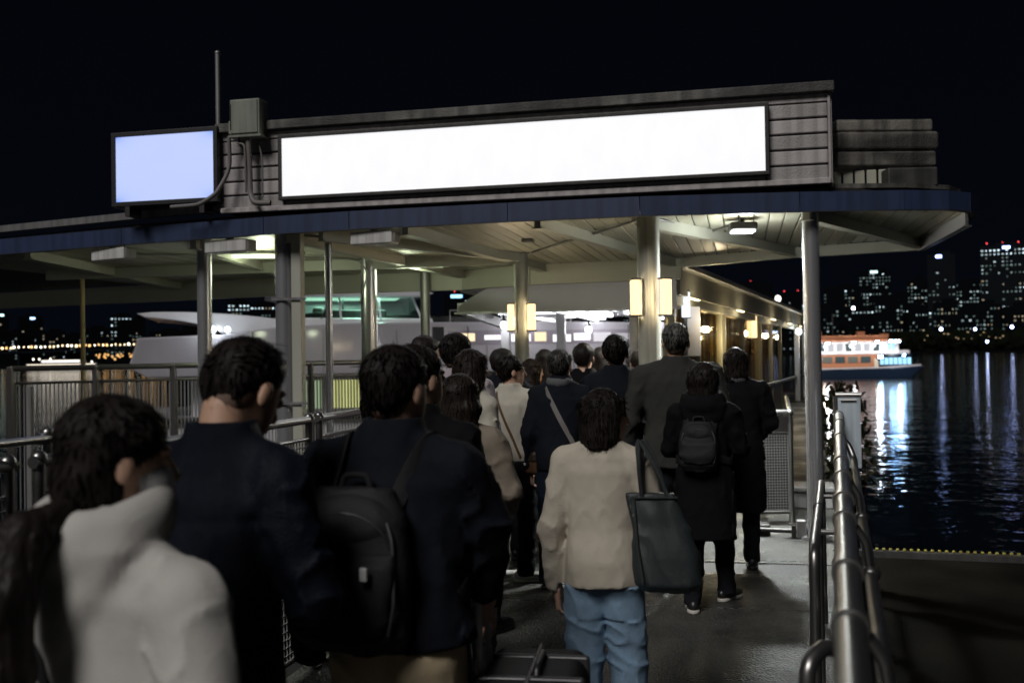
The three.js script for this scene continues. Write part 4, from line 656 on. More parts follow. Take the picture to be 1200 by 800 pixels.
const C = {
  skin: mat('skin', 0.46, 0.28, 0.2, 0.55), skin2: mat('skin_tan', 0.4, 0.24, 0.165, 0.55), eye: mat('eye', 0.3, 0.29, 0.28, 0.2),
  hair: mat('black_hair', 0.012, 0.0095, 0.0085, 0.5, { bumpMap: T.hair, bumpScale: 0.0015, specularIntensity: 0.25 }),
  fade: mat('cropped_hair', 0.11, 0.065, 0.048, 0.7),
  brownHair: mat('brown_black_hair', 0.014, 0.01, 0.0085, 0.5, { bumpMap: T.hair, bumpScale: 0.0015, specularIntensity: 0.25 }),
  grey: mat('grey_hair', 0.07, 0.067, 0.06, 0.5, { bumpMap: T.hair, bumpScale: 0.003 }), salt: mat('dark_grey_hair', 0.028, 0.027, 0.025, 0.5, { bumpMap: T.hair, bumpScale: 0.003 }),
  hoodie: FM('grey_fleece', 0.46, 0.445, 0.42, { bumpScale: 0.003 }), navy: FM('navy_nylon', 0.0068, 0.0085, 0.0145, { roughness: 0.5 }), black: FM('black_wool', 0.006, 0.006, 0.0075), ink: FM('ink_navy_wool', 0.0095, 0.011, 0.016), cream: FM('cream_cotton', 0.5, 0.45, 0.37),
  cream2: FM('pale_cream_cotton', 0.48, 0.45, 0.38), taupe: FM('taupe_gabardine', 0.22, 0.185, 0.145), rose: FM('grey_rose_cotton', 0.38, 0.33, 0.36), greyJ: FM('dark_grey_twill', 0.038, 0.038, 0.035), mid: FM('mid_grey_wool', 0.1, 0.1, 0.105), wine: FM('dark_wine_cloth', 0.035, 0.012, 0.014),
  beige: FM('beige_chino', 0.62, 0.5, 0.33), jeans: FM('blue_denim', 0.3, 0.43, 0.58, { map: T.denim }), dark: FM('dark_trouser', 0.011, 0.012, 0.015), dkJeans: FM('dark_denim', 0.03, 0.042, 0.065, { map: T.denim }), greyJeans: FM('grey_denim', 0.09, 0.1, 0.12, { map: T.denim }),
  shoeB: mat('black_shoe', 0.012, 0.012, 0.012, 0.4), shoeW: mat('white_sneaker', 0.5, 0.48, 0.46, 0.6), shoeT: mat('tan_shoe', 0.3, 0.14, 0.06, 0.5), sole: mat('pale_sole', 0.4, 0.38, 0.34, 0.7),
  pack: mat('black_nylon', 0.011, 0.011, 0.012, 0.7, { specularIntensity: 0.5, bumpMap: T.fabric, bumpScale: 0.003 }), leather: mat('slate_leather', 0.02, 0.026, 0.028, 0.42, { bumpMap: T.fabric, bumpScale: 0.004, map: T.cloth }), brown: mat('brown_leather', 0.09, 0.045, 0.02, 0.5), strapG: mat('grey_webbing', 0.14, 0.13, 0.125, 0.7), mask: mat('white_mask', 0.6, 0.6, 0.6, 0.8), silver: mat('silver_buckle', 0.5, 0.5, 0.5, 0.35, { metalness: 0.1 }),
};
const lerp3 = (a, b, t) => a.map((v, i) => v + (b[i] - v) * t);
const rotY = (v, a) => [v[0] * Math.cos(a) + v[2] * Math.sin(a), v[1], -v[0] * Math.sin(a) + v[2] * Math.cos(a)];

function handGeo(W, dir, palmN, side, curl, cell = 0.0042) { // palm, five bent fingers, own fine grid
  const al = v3(dir).normalize(), nn = v3(palmN).addScaledVector(al, -v3(palmN).dot(al)).normalize(), ac = new THREE.Vector3().crossVectors(al, nn).multiplyScalar(side);
  const prims = [[cap([-0.026, 0.0, 0], [-0.03, 0.085, 0], 0.013, 0.013)], [cap([0.0, 0.0, 0], [-0.008, 0.09, 0], 0.014, 0.013)], [cap([0.022, 0.0, 0], [0.014, 0.088, 0], 0.014, 0.013)], [cap([0.0, -0.03, 0], [0.004, 0.03, 0], 0.026, 0.022)]].map((a) => a[0]);
  const fingers = [];
  const chain = (x, y, L, c0, r, splay) => { let p = [x, y, 0], a = c0; for (let s = 0; s < 3; s++) { const l = L * [0.45, 0.31, 0.24][s], q = [p[0] + splay * l, p[1] + Math.cos(a) * l, p[2] + Math.sin(a) * l]; fingers.push(cap(p, q, r * (1 - 0.12 * s), r * (1 - 0.12 * (s + 1)))); p = q; a += c0 * 0.9 + 0.12; } };
  chain(0.016, 0.086, 0.072, curl * 0.85, 0.0088, 0.06); chain(-0.002, 0.09, 0.08, curl, 0.009, 0); chain(-0.019, 0.087, 0.074, curl * 1.1, 0.0085, -0.05); chain(-0.034, 0.08, 0.058, curl * 1.2, 0.0075, -0.1);
  const th = [[0.028, 0.022, 0.006], [0.047, 0.055, 0.016 + 0.02 * curl], [0.045, 0.085, 0.026 + 0.04 * curl]]; fingers.push(cap(th[0], th[1], 0.0125, 0.0105), cap(th[1], th[2], 0.0105, 0.008));
  const f = (x, y, z) => { let d = 1; for (const p of prims) d = smin(d, p(x, y, z), 0.016); for (const p of fingers) d = smin(d, p(x, y, z), 0.0045); return d; };
  const g = surface(f, [-0.065, -0.065, -0.03], [0.075, 0.19, 0.12], cell);
  g.applyMatrix4(new THREE.Matrix4().makeBasis(ac, al, nn).setPosition(W[0], W[1], W[2]));
  if (new THREE.Matrix4().makeBasis(ac, al, nn).determinant() < 0) { const ix = g.index.array; for (let i = 0; i < ix.length; i += 3) { const t = ix[i]; ix[i] = ix[i + 1]; ix[i + 1] = t; } g.computeVertexNormals(); }
  return g;
}

function person(o) {
  const S = o.H / 1.7, w = o.w || 1, near = o.near || 0, cell = [0.019, 0.0135, 0.0095][near], hc = [0.009, 0.0065, 0.0048][near], N = (o.seed || 1) * 13.7;
  const t = thing('person', o.label, 'person', o.x, 0, o.z, o.yaw || 0); t.scale.setScalar(S);
  const loc = (p) => rotY([p[0] - o.x, p[1], p[2] - o.z], -(o.yaw || 0)).map((v) => v / S);
  const lean = o.lean || 0, shy = (y, z) => z + lean * Math.max(0, y - 0.95) * (1 + 0.5 * Math.max(0, y - 1.3));
  const leanF = (f) => (lean ? (x, y, z) => f(x, y, shy(y, z)) : f);
  const leanP = (p) => [p[0], p[1], p[2] - lean * Math.max(0, p[1] - 0.95) * (1 + 0.5 * Math.max(0, p[1] - 1.3))];
  const arm = (side, a) => {
    if (a && a.world) return a.world.map(loc).map((p) => p);
    const e = (a && a.e) || [side * (0.235 * w + 0.01), 1.1, 0.035], q = (a && a.w) || [side * (0.245 * w + 0.005), 0.86, -0.02]; return [e, q];
  };
  const ax = 0.183 * w, sy_ = o.sh || 1.375, [eL, wL] = arm(-1, o.armL), [eR, wR] = arm(1, o.armR), sL = [-ax, sy_, 0.012], sR = [ax, sy_, 0.012];
  const ft = o.feet || [[-0.1, 0, 0.03], [0.1, 0, -0.04]], hip = [[-0.085, 0.9, 0], [0.085, 0.9, 0]], kn = ft.map((f, i) => [(f[0] + hip[i][0]) / 2 * 1.05, 0.48, (f[2] + 0) / 2 - 0.03 - Math.abs(f[2]) * 0.12]), an = ft.map((f) => [f[0], 0.085 + f[1], f[2] + 0.03]);
  // ---- body: one continuous surface, head and hands on finer grids joined to it ----
  const hy = o.head || {}, cy = Math.cos(hy.yaw || 0), sy = Math.sin(hy.yaw || 0), cp = Math.cos(hy.pitch || 0), sp = Math.sin(hy.pitch || 0), cr = Math.cos(hy.roll || 0), sr = Math.sin(hy.roll || 0), pv = [0, 1.47, 0.02], hs = hy.size || 1;
  const headF = (f) => (X, Y, Z) => {                       // head space: yaw > 0 turns left, pitch > 0 looks down, roll > 0 tips right
    let x = X - pv[0], y = Y - pv[1], z = shy(Y, Z) - pv[2], a;
    a = x * cr - y * sr; y = x * sr + y * cr; x = a; a = x * cy - z * sy; z = x * sy + z * cy; x = a; a = y * cp - z * sp; z = y * sp + z * cp; y = a;
    return f(x / hs + pv[0], y / hs + pv[1], z / hs + pv[2]) * hs;
  };
  const cran = ell([0, 1.615, 0.016], [0.074, 0.088, 0.095]), jaw = ell([0, 1.553, -0.028], [0.055, 0.083, 0.064]), chin = ell([0, 1.497, -0.058], [0.026, 0.02, 0.026]), nose = cap([0, 1.6, -0.09], [0, 1.566, -0.107], 0.009, 0.0135), brow = ell([0, 1.617, -0.072], [0.052, 0.011, 0.02]), lips = ell([0, 1.531, -0.086], [0.022, 0.009, 0.012]), neck = cap([0, 1.4, 0.025], [0, 1.54, 0.012], 0.058, 0.051), earL = ell([-0.079, 1.583, 0.012], [0.01, 0.031, 0.019]), earR = ell([0.079, 1.583, 0.012], [0.01, 0.031, 0.019]), eyes = [-0.031, 0.031].map((x) => cap([x, 1.597, -0.104], [x, 1.597, -0.1], 0.015)), lids = [-0.031, 0.031].map((x) => cap([x, 1.597, -0.079], [x, 1.597, -0.08], 0.0125));
  const headS = headF((x, y, z) => { let d = smin(cran(x, y, z), jaw(x, y, z), 0.03); d = smin(d, chin(x, y, z), 0.02); d = smin(d, brow(x, y, z), 0.012); for (const e of eyes) d = smax(d, -e(x, y, z), 0.008); for (const e of lids) d = Math.min(d, e(x, y, z)); d = smin(d, nose(x, y, z), 0.01); d = smin(d, lips(x, y, z), 0.008); d = smin(d, earL(x, y, z), 0.008); return smin(d, earR(x, y, z), 0.008); });
  const headAll = (x, y, z) => smin(headS(x, y, z), neck(x, y, shy(y, z)), 0.03);
  const trunk = loft([[0.82, 0.14, 0.09, 0], [0.95, 0.15, 0.1, 0.01], [1.08, 0.125 * w, 0.085, 0], [1.25, 0.145 * w, 0.1, 0], [1.36, 0.15 * w, 0.085, 0.015], [1.44, 0.07, 0.055, 0.02], [1.48, 0.055, 0.052, 0.02]]);
  const limbs = [cap(sL, eL, 0.042, 0.034), cap(eL, wL, 0.034, 0.025), cap(sR, eR, 0.042, 0.034), cap(eR, wR, 0.034, 0.025), ...[0, 1].flatMap((i) => [cap(hip[i], kn[i], 0.068, 0.048), cap(kn[i], an[i], 0.046, 0.034), cap(an[i], [ft[i][0], 0.035 + ft[i][1], ft[i][2] - 0.1], 0.034, 0.024)])];
  const bodyS = (x, y, z) => { const zz = shy(y, z); let d = trunk(x, y, zz); for (let i = 0; i < limbs.length; i++) d = smin(d, limbs[i](x, y, i < 4 ? zz : z), 0.03); return smin(d, neck(x, y, zz), 0.03); };
  const bb = (pts, m) => [[0, 1, 2].map((k) => Math.min(...pts.map((p) => p[k])) - m), [0, 1, 2].map((k) => Math.max(...pts.map((p) => p[k])) + m)];
  const lp = [sL, sR, eL, eR, wL, wR].map(leanP), all = [...lp, ...kn, ...an, [0, 0.02, -0.15], [0, 1.5, 0]];
  const [blo, bhi] = bb(all, 0.1), hp = leanP([0, 1.58, 0]), parts = [surface(bodyS, blo, bhi, 0.026), surface(headAll, [hp[0] - 0.17, 1.42, hp[2] - 0.22], [hp[0] + 0.17, 1.76, hp[2] + 0.2], hc)];
  const hand = (e, q, a, side) => { if (o.noHands || (a && a.hide)) return; const E = leanP(e), W = leanP(q), d = [W[0] - E[0], W[1] - E[1], W[2] - E[2]], L = Math.hypot(...d); parts.push(handGeo([W[0] + d[0] / L * 0.035, W[1] + d[1] / L * 0.035, W[2] + d[2] / L * 0.035], (a && a.dir) || d, (a && a.palm) || [-side, 0, -0.25], side, (a && a.curl) ?? 0.32, near ? 0.0045 : 0.007)); };
  hand(eL, wL, o.armL, -1); hand(eR, wR, o.armR, 1);
  mesh(t, 'body', [join(parts)], o.skin || C.skin);
  // ---- hair ----
  const st = hy.hair || 'short', hm = hy.mat || C.hair, big = hy.big || 1;
  const capH = ell([0, 1.627, 0.019], [0.0865 * big, 0.0905 * big, 0.104 * big]);
  const strand = (x, y, z) => { const a = Math.atan2(x, z) * 17, r = Math.hypot(x, z) * 60; return 0.0022 * vnoise(a + N, y * 12, r * 0.4) + 0.0018 * vnoise(a * 2.3 + N, y * 22, r) + 0.005 * vnoise(x * 22 + N, y * 20, z * 22); };
  let hairS, hlo = [-0.19, 1.4, -0.22], hhi = [0.19, 1.78, 0.24];
  const napeH = ell([0, 1.572, 0.042], [0.069, 0.078, 0.062]);
  const faceCut = (y, z) => (1.536 + (hy.nape || 0)) + Math.max(-0.2, 0.055 - z) * 0.72 - y;           // > 0: bare skin
  const scalp = (x, y, z) => { const c = faceCut(y, z); return smax(smin(capH(x, y, z), napeH(x, y, z), 0.03) + strand(x, y, z) + 0.011 * Math.max(0, Math.min(1, 1 + c / 0.055)), c, 0.006); };
  if (st === 'short') hairS = scalp;
  else if (st === 'tied') { const low = ell([0, 1.54, 0.05], [0.075, 0.085, 0.07]); hairS = (x, y, z) => smin(scalp(x, y, z), smax(low(x, y, z) + strand(x, y, z), 1.49 - y, 0.01), 0.03); }
  else {
    const L = st === 'bob' ? [[1.45, 0.088, 0.075, 0.03], [1.5, 0.098, 0.092, 0.025], [1.6, 0.095 * big, 0.102, 0.02], [1.66, 0.08, 0.09, 0.02]] : st === 'mid' ? [[1.36, 0.09, 0.05, 0.085], [1.44, 0.105, 0.07, 0.06], [1.55, 0.104 * big, 0.1, 0.03], [1.66, 0.08, 0.09, 0.02]] : [[1.2, 0.06, 0.025, 0.15], [1.28, 0.095, 0.04, 0.14], [1.4, 0.112, 0.06, 0.1], [1.5, 0.108, 0.09, 0.05], [1.58, 0.1 * big, 0.102, 0.028], [1.66, 0.08, 0.09, 0.02]];
    const sk = loft(L), opening = ell([0, 1.545, -0.085], [0.062, 0.115, 0.075]); hlo[1] = L[0][0] - 0.03; hhi[2] = 0.3;
    hairS = (x, y, z) => { let d = smin(capH(x, y, z), sk(x, y, z), 0.03) + strand(x, y, z) * 1.3; d = smax(d, -opening(x, y, z), 0.012); return smax(d, y < 1.6 ? -(z + 0.045) : -(z + 0.1), 0.02); };
  }
  const long = !['short', 'tied'].includes(st), hf = headF(hairS), hl = leanP([0, long ? 1.5 : 1.6, 0]);
  const hairG = [surface(hf, [hlo[0], hlo[1] - 0.02, hlo[2] + hl[2]], [hhi[0], hhi[1], hhi[2] + hl[2]], hc * 1.05)];
  if (o.tail) { const f = o.tail.map((p, i, a) => (i ? cap(a[i - 1].slice(0, 3), p.slice(0, 3), a[i - 1][3], p[3]) : null)).filter(Boolean), q = o.tail; const [a, b] = bb(q.map((p) => p.slice(0, 3)), 0.1); hairG.push(surface((x, y, z) => { let d = 1; for (const c of f) d = smin(d, c(x, y, z), 0.02); return d + 0.004 * vnoise(x * 90, y * 5, z * 90) + 0.002 * vnoise(x * 230, y * 8, z * 230); }, a, b, hc)); }
  const hg = join(hairG); mesh(t, 'hair', [hg], hm);
  if (near) {                                               // loose strands that break up the outline of the hair
    const p = hairG[0].attributes.position, q = hairG[0].attributes.normal, sp = [], nn = [], H = (i, k) => hash3(i, k, Math.round(N * 10)), A = new THREE.Vector3(), Nn = new THREE.Vector3(), Tt = new THREE.Vector3(), Sd = new THREE.Vector3(), cw = leanP([0.01, 1.7, 0.03]);
    for (let i = 0; i < 1100; i++) {
      const v = Math.floor(H(i, 1) * p.count); A.fromBufferAttribute(p, v); Nn.fromBufferAttribute(q, v);
      Tt.set(A.x - cw[0] + (H(i, 2) - 0.5) * 0.05, (A.y > cw[1] - 0.06 ? 0 : -0.12) + (H(i, 3) - 0.5) * 0.02, A.z - cw[2] + (H(i, 4) - 0.5) * 0.05); if (A.y < cw[1] - 0.1) Tt.set((H(i, 2) - 0.5) * 0.35, -1, (H(i, 4) - 0.5) * 0.35); Tt.addScaledVector(Nn, -Tt.dot(Nn)); if (Tt.length() < 1e-5) continue; Tt.normalize(); Sd.crossVectors(Tt, Nn).normalize();
      const L = 0.018 + 0.03 * H(i, 5), lift = 0.002 + 0.006 * H(i, 6) ** 3, w0 = 0.0009 + 0.0008 * H(i, 7), P = (t, l, s) => [A.x + Tt.x * t + Nn.x * l + Sd.x * s, A.y + Tt.y * t + Nn.y * l + Sd.y * s, A.z + Tt.z * t + Nn.z * l + Sd.z * s];
      const a = P(0, -0.001, w0), b = P(0, -0.001, -w0), c = P(L * 0.55, lift * 0.5 - L * L * 0.6, w0 * 0.8), d = P(L * 0.55, lift * 0.5 - L * L * 0.6, -w0 * 0.8), e = P(L, lift - L * L * 2.2, 0);
      sp.push(...a, ...b, ...c, ...b, ...d, ...c, ...c, ...d, ...e); for (let k = 0; k < 9; k++) nn.push(Nn.x, Nn.y, Nn.z);
    }
    const sg = new THREE.BufferGeometry(); sg.setAttribute('position', new THREE.Float32BufferAttribute(sp, 3)); sg.setAttribute('normal', new THREE.Float32BufferAttribute(nn, 3)); sg.setAttribute('uv', new THREE.Float32BufferAttribute(new Float32Array(sp.length / 3 * 2), 2)); stuff(mesh(t, 'hair_strand', [sg], hm));
  }
  if (st === 'short' && near) { const f2 = headF((x, y, z) => smax(smin(capH(x, y, z), napeH(x, y, z), 0.03) + 0.0085 + 0.001 * vnoise(x * 200, y * 200, z * 200), faceCut(y + 0.026, z), 0.004)); mesh(t, 'hair_fade', [surface(f2, [hlo[0], 1.42, hlo[2] + hl[2]], [hhi[0], hhi[1], hhi[2] + hl[2]], hc)], C.fade); }
  if (o.tail) mesh(t, 'hair_tie', [ball(0.026, ...o.tail[0].slice(0, 3))], C.black);
  // ---- upper garment ----
  const k = o.top, hem = k.hem, lo_ = k.loose || 1, collar = k.collar || 'stand', A = k.arm || 1;
  const hb = k.flare || 1, tor = loft([[hem - 0.05, 0.19 * w * hb, 0.135 * hb, 0.01], [Math.max(hem + 0.04, 0.93), 0.188 * w * (hb > 1 ? 1 + (hb - 1) * 0.6 : 1), 0.135, 0.012], [1.08, 0.168 * w * lo_, 0.12 * lo_, 0.005], [1.24, 0.182 * w, 0.13, 0.0], [1.34, 0.18 * w, 0.12, 0.01], [1.4, 0.14 * w, 0.095, 0.018], [1.45, 0.085, 0.075, 0.02], [1.49, 0.07, 0.068, 0.02]]);
  const sw = [cap(sL, eL, 0.068 * A, 0.057 * A), cap(eL, lerp3(eL, wL, 1.0), 0.057 * A, 0.046 * A), cap(sR, eR, 0.068 * A, 0.057 * A), cap(eR, lerp3(eR, wR, 1.0), 0.057 * A, 0.046 * A)], tr = [cap([-0.05, 1.45, 0.02], [-ax + 0.01, sy_ + 0.02, 0.015], 0.045, 0.055), cap([0.05, 1.45, 0.02], [ax - 0.01, sy_ + 0.02, 0.015], 0.045, 0.055)];
  const col = collar === 'none' ? null : loft([[1.42, 0.098, 0.088, 0.02], [1.47, 0.086, 0.082, 0.016], [1.47 + (k.collarH || 0.055), 0.08, 0.078, 0.012]]), hole = cap([0, 1.475 + (collar === 'none' ? -0.015 : 0.01), 0.018], [0, 1.7, 0.0], 0.062, 0.075);
  const hoodA = (x, y, z) => { const yy = y - 1.475 + (z - 0.02) * 0.25; return Math.hypot(Math.hypot(x, (z - 0.03) * 1.05) - 0.108, yy * 0.8) - 0.05 + 0.006 * vnoise(x * 14, y * 14, z * 14); }, hoodB = loft([[1.2, 0.012, 0.03, 0.105], [1.27, 0.075, 0.045, 0.105], [1.36, 0.14, 0.06, 0.098], [1.44, 0.165, 0.075, 0.075], [1.49, 0.13, 0.05, 0.06]]), hoodHole = ell([0, 1.55, 0.0], [0.085, 0.085, 0.085]);
  const fold = k.fold ?? 1;
  const wr = (x, y, z) => { const a = vnoise(x * 7 + N, y * 3.4 + x * 3, z * 7), b = 1 - Math.abs(vnoise(x * 13 + y * 7 * Math.sign(x) + N, y * (Math.abs(x) > 0.2 ? 10 : 4) - Math.abs(x) * 6, z * 12 + N)), c = vnoise(x * 30, y * 26 + N, z * 30), side = Math.abs(x) > 0.2 ? 0.9 : 0.4; return fold * (0.006 * a - 0.017 * b * b * b * b * side + 0.0025 * c); };
  const topS = (x, y, zz) => {
    const z = shy(y, zz); let d = tor(x, y, z); for (const c of tr) d = smin(d, c(x, y, z), 0.04);
    d = smin(d, smin(sw[0](x, y, z), sw[1](x, y, z), 0.025), 0.028); d = smin(d, smin(sw[2](x, y, z), sw[3](x, y, z), 0.025), 0.028);
    d += wr(x, y, z);
    if (col) d = smin(d, col(x, y, z), 0.014);
    if (collar === 'hood') { d = smin(d, smin(hoodA(x, y, z), hoodB(x, y, z), 0.018) + 0.5 * wr(x, y, z), 0.012); d = smax(d, -hoodHole(x, y, z), 0.02); }
    d = smax(d, -hole(x, y, z), 0.008);
    if (k.seam) d += 0.004 * Math.exp(-x * x / 0.00012) * (y < 1.36 ? 1 : 0);
    if (k.yoke) d += 0.0035 * Math.exp(-((y - 1.3) ** 2) / 0.00012);
    if (k.belt) d += 0.006 * Math.exp(-((y - 1.06) ** 2) / 0.0005);
    return Math.max(d, (Math.abs(x) < 0.2 * w * hb + 0.03 || y < hem - 0.1 ? hem - y + 0.006 * vnoise(x * 9 + N, 0, z * 9) : -1));
  };
  const cuffs = []; for (const [e, q] of [[eL, wL], [eR, wR]]) { const E = leanP(e), W = leanP(q); cuffs.push(E, W); }
  const [tlo, thi] = bb([...lp, ...cuffs, [0, hem, 0], leanP([0, 1.5, 0.0]), [0.2 * w * hb, hem, 0.14 * hb], [-0.2 * w * hb, hem, -0.14 * hb], leanP([0, 1.4, 0.2])], 0.085);
  mesh(t, k.kind || 'jacket', [surface(topS, tlo, thi, cell)], k.mat);
  if (o.scarf) { const sc = (x, y, z) => { const q = Math.hypot(Math.hypot(x, (shy(y, z) - 0.015) * 1.05) - 0.075, (y - 1.475) * 0.75) - 0.026; return q + 0.006 * vnoise(x * 25, y * 30, z * 25); }; mesh(t, 'scarf', [surface(sc, [-0.14, 1.39, leanP([0, 1.47, 0])[2] - 0.14], [0.14, 1.56, leanP([0, 1.47, 0])[2] + 0.17], cell * 0.8)], o.scarf); }
  // ---- trousers or skirt ----
  const b = o.legs || {}, R = b.wide || 1, pel = ell([0, 0.92, 0.005], [0.168 * Math.sqrt(w), 0.14, 0.118]), but = [ell([-0.075, 0.885, 0.045], [0.088, 0.095, 0.088]), ell([0.075, 0.885, 0.045], [0.088, 0.095, 0.088])];
  const lg = [0, 1].map((i) => [cap([hip[i][0] * 1.05, 0.88, 0.008], kn[i], 0.088 * R ** 0.5, 0.066 * R), cap(kn[i], [an[i][0], 0.06 + ft[i][1], an[i][2]], 0.066 * R, 0.056 * R * (b.flare || 1))]), hemL = b.hem ?? 0.055;
  const legS = (x, y, z) => { let d = pel(x, y, z); for (const q of but) d = smin(d, q(x, y, z), 0.03); let e = 9; for (let i = 0; i < 2; i++) e = smin(e, smin(lg[i][0](x, y, z), lg[i][1](x, y, z), 0.04), 0.006); d = smin(d, e, 0.04); const f = 1 - Math.abs(vnoise(x * 10 + N, y * (y < 0.3 || Math.abs(y - 0.55) < 0.12 ? 16 : 7) + x * 6, z * 9)); d += 0.004 * vnoise(x * 8, y * 6 + N, z * 8) - 0.013 * f * f * f * f + 0.002 * vnoise(x * 40, y * 30, z * 40); return Math.max(d, hemL - y, y - Math.min(1.02, k.hem + 0.012)); };
  const [llo, lhi] = bb([...kn, ...an, [0.2, 1.02, 0.14], [-0.2, 0.9, -0.1]], 0.1); llo[1] = Math.max(hemL - 0.04, o.cutLegs || -9); if (!o.noLegs) mesh(t, b.kind || 'trousers', [surface(legS, llo, lhi, cell)], b.mat || C.dark);
  // ---- shoes ----
  for (let i = 0; i < 2; i++) {
    const [fx, fy, fz] = ft[i], a = o.toe?.[i] || 0, up = ell([0, 0.05, 0.03], [0.044, 0.055, 0.075]), toe = ell([0, 0.038, -0.09], [0.047, 0.038, 0.1]);
    const sh = surface((x, y, z) => Math.max(smin(up(x, y, z), toe(x, y, z), 0.04), 0.012 - y), [-0.09, -0.02, -0.24], [0.09, 0.15, 0.15], near ? 0.01 : 0.012), so = surface((x, y, z) => Math.max(smin(ell([0, 0.012, 0.045], [0.045, 0.2, 0.062])(x, y, z), ell([0, 0.012, -0.085], [0.05, 0.2, 0.108])(x, y, z), 0.03), y - 0.026, -y), [-0.09, -0.03, -0.24], [0.09, 0.06, 0.15], near ? 0.008 : 0.011);
    const s = mesh(t, 'shoe', [sh], o.shoe || C.shoeB); mesh(s, 'sole', [so], o.sole || C.shoeB); s.position.set(fx, fy, fz); s.rotation.set(fy > 0 ? 0.35 : 0, a, 0);
  }
  if (near) { const e = [-1, 1].map((s) => { const l = [0.031 * s, 1.597, -0.0815]; let y = (l[1] - pv[1]) * hs, z = (l[2] - pv[2]) * hs, x = l[0] * hs, a; a = y * cp + z * sp; z = -y * sp + z * cp; y = a; a = x * cy + z * sy; z = -x * sy + z * cy; x = a; a = x * cr + y * sr; y = -x * sr + y * cr; x = a; const p = leanP([x + pv[0], y + pv[1], z + pv[2]]); return mesh(t, 'eye', [ball(0.0118, p[0], p[1], p[2], 1, 1, 1, 8)], C.eye); }); }
  t.userData.S = undefined; delete t.userData.S;
  return { t, S, loc, headF, leanP, shy, topS };
}

// ---- the queue, nearest first ----
const Dl = 'rotated';
const A0 = {};
const P1 = person({ label: 'woman in a light grey hooded sweatshirt with a low black ponytail and face mask', x: -1.125, z: -1.66, yaw: -0.36, sh: 1.335, H: 1.535, w: 1.34, near: 2, seed: 1,
  head: { hair: 'tied', yaw: -0.35, pitch: 0.1, size: 1.04, big: 1.05 }, tail: [[0.03, 1.51, 0.13, 0.028], [0.035, 1.475, 0.21, 0.046], [0.04, 1.37, 0.255, 0.054], [0.045, 1.24, 0.255, 0.05], [0.05, 1.06, 0.24, 0.016]],
  top: { kind: 'hooded_sweatshirt', hem: 0.84, mat: C.hoodie, collar: 'hood', arm: 1.12, loose: 1.12, fold: 0.5 }, armL: { hide: true }, armR: { hide: true }, cutLegs: 0 });
{ const mk = P1.headF((x, y, z) => Math.max(Math.abs(ell([0, 1.545, -0.03], [0.062, 0.072, 0.075])(x, y, z)) - 0.004, z + 0.02, y - 1.6, 1.48 - y)); mesh(P1.t, 'face_mask', [surface(mk, [-0.15, 1.42, -0.2], [0.16, 1.66, 0.1], 0.006)], C.mask); }
const P2 = person({ label: 'man in a navy jacket with short black hair and head bowed beside the left fence', x: -1.165, z: -2.1, yaw: -0.12, H: 1.665, w: 0.88, near: 2, seed: 2, lean: 0.08, skin: C.skin2,
  head: { hair: 'short', yaw: -0.22, pitch: 0.42, nape: 0.012, size: 1.04 }, top: { hem: 0.8, mat: C.navy, collar: 'stand', collarH: 0.045, yoke: true, arm: 1.02 }, armL: { e: [-0.24, 1.12, -0.02], w: [-0.1, 1.15, -0.26], hide: true }, armR: { e: [0.235, 1.12, -0.02], w: [0.1, 1.15, -0.27], hide: true } });
const P3 = person({ label: 'man in a dark navy jacket and beige trousers wearing a large black backpack', x: -0.895, z: -2.56, yaw: -0.06, H: 1.64, w: 1.07, near: 2, seed: 3,
  head: { hair: 'short', yaw: -0.3, pitch: 0.05, size: 0.99, nape: -0.004 }, top: { hem: 0.915, mat: C.ink, collar: 'stand', collarH: 0.05, arm: 1.08, loose: 1.05 }, legs: { mat: C.beige, wide: 1.15 }, armL: { hide: true }, armR: { world: [[-0.66, 1.19, -2.6], [-0.69, 1.0, -2.7]], curl: 1.25, palm: [-1, 0.1, -0.3] } });
const P4 = person({ label: 'man in black behind the backpack man, only his cheek and ear showing', x: -1.09, z: -3.35, yaw: -0.2, H: 1.64, near: 1, seed: 4, skin: C.skin2, head: { hair: 'short', yaw: -0.3, size: 1.05 }, top: { hem: 0.8, mat: C.black, collar: 'stand' } });
const P5 = person({ label: 'woman with shoulder length dark hair in a taupe trench coat and grey jeans', x: -1.33, z: -4.75, yaw: -0.05, H: 1.495, w: 1.0, near: 1, seed: 5, head: { hair: 'mid', mat: C.brownHair, big: 1.1, yaw: -0.1, size: 1.1 }, top: { kind: 'coat', hem: 0.52, mat: C.taupe, collar: 'stand', collarH: 0.03, flare: 1.12, arm: 1.1 }, legs: { mat: C.greyJeans }, shoe: C.shoeW, sole: C.sole, feet: [[-0.08, 0, 0.0], [0.13, 0, 0.02]], toe: [0, -0.9], armR: { e: [0.27, 1.12, -0.02], w: [0.2, 1.0, -0.2] } });
const P6 = person({ label: 'man with short black hair and dark wine collar in front of the rail column', x: -2.1, z: -6.65, yaw: -0.2, H: 1.755, seed: 6, head: { hair: 'short', yaw: -0.4 }, top: { hem: 0.8, mat: C.wine, collar: 'stand' } });
const P7 = person({ label: 'man with thick black hair in a pale grey rose shirt jacket', x: -1.8, z: -6.35, yaw: -0.1, H: 1.74, near: 1, seed: 7, head: { hair: 'short', yaw: -0.25, size: 1.06, big: 1.04 }, top: { hem: 0.8, mat: C.rose, collar: 'stand', collarH: 0.05 } });
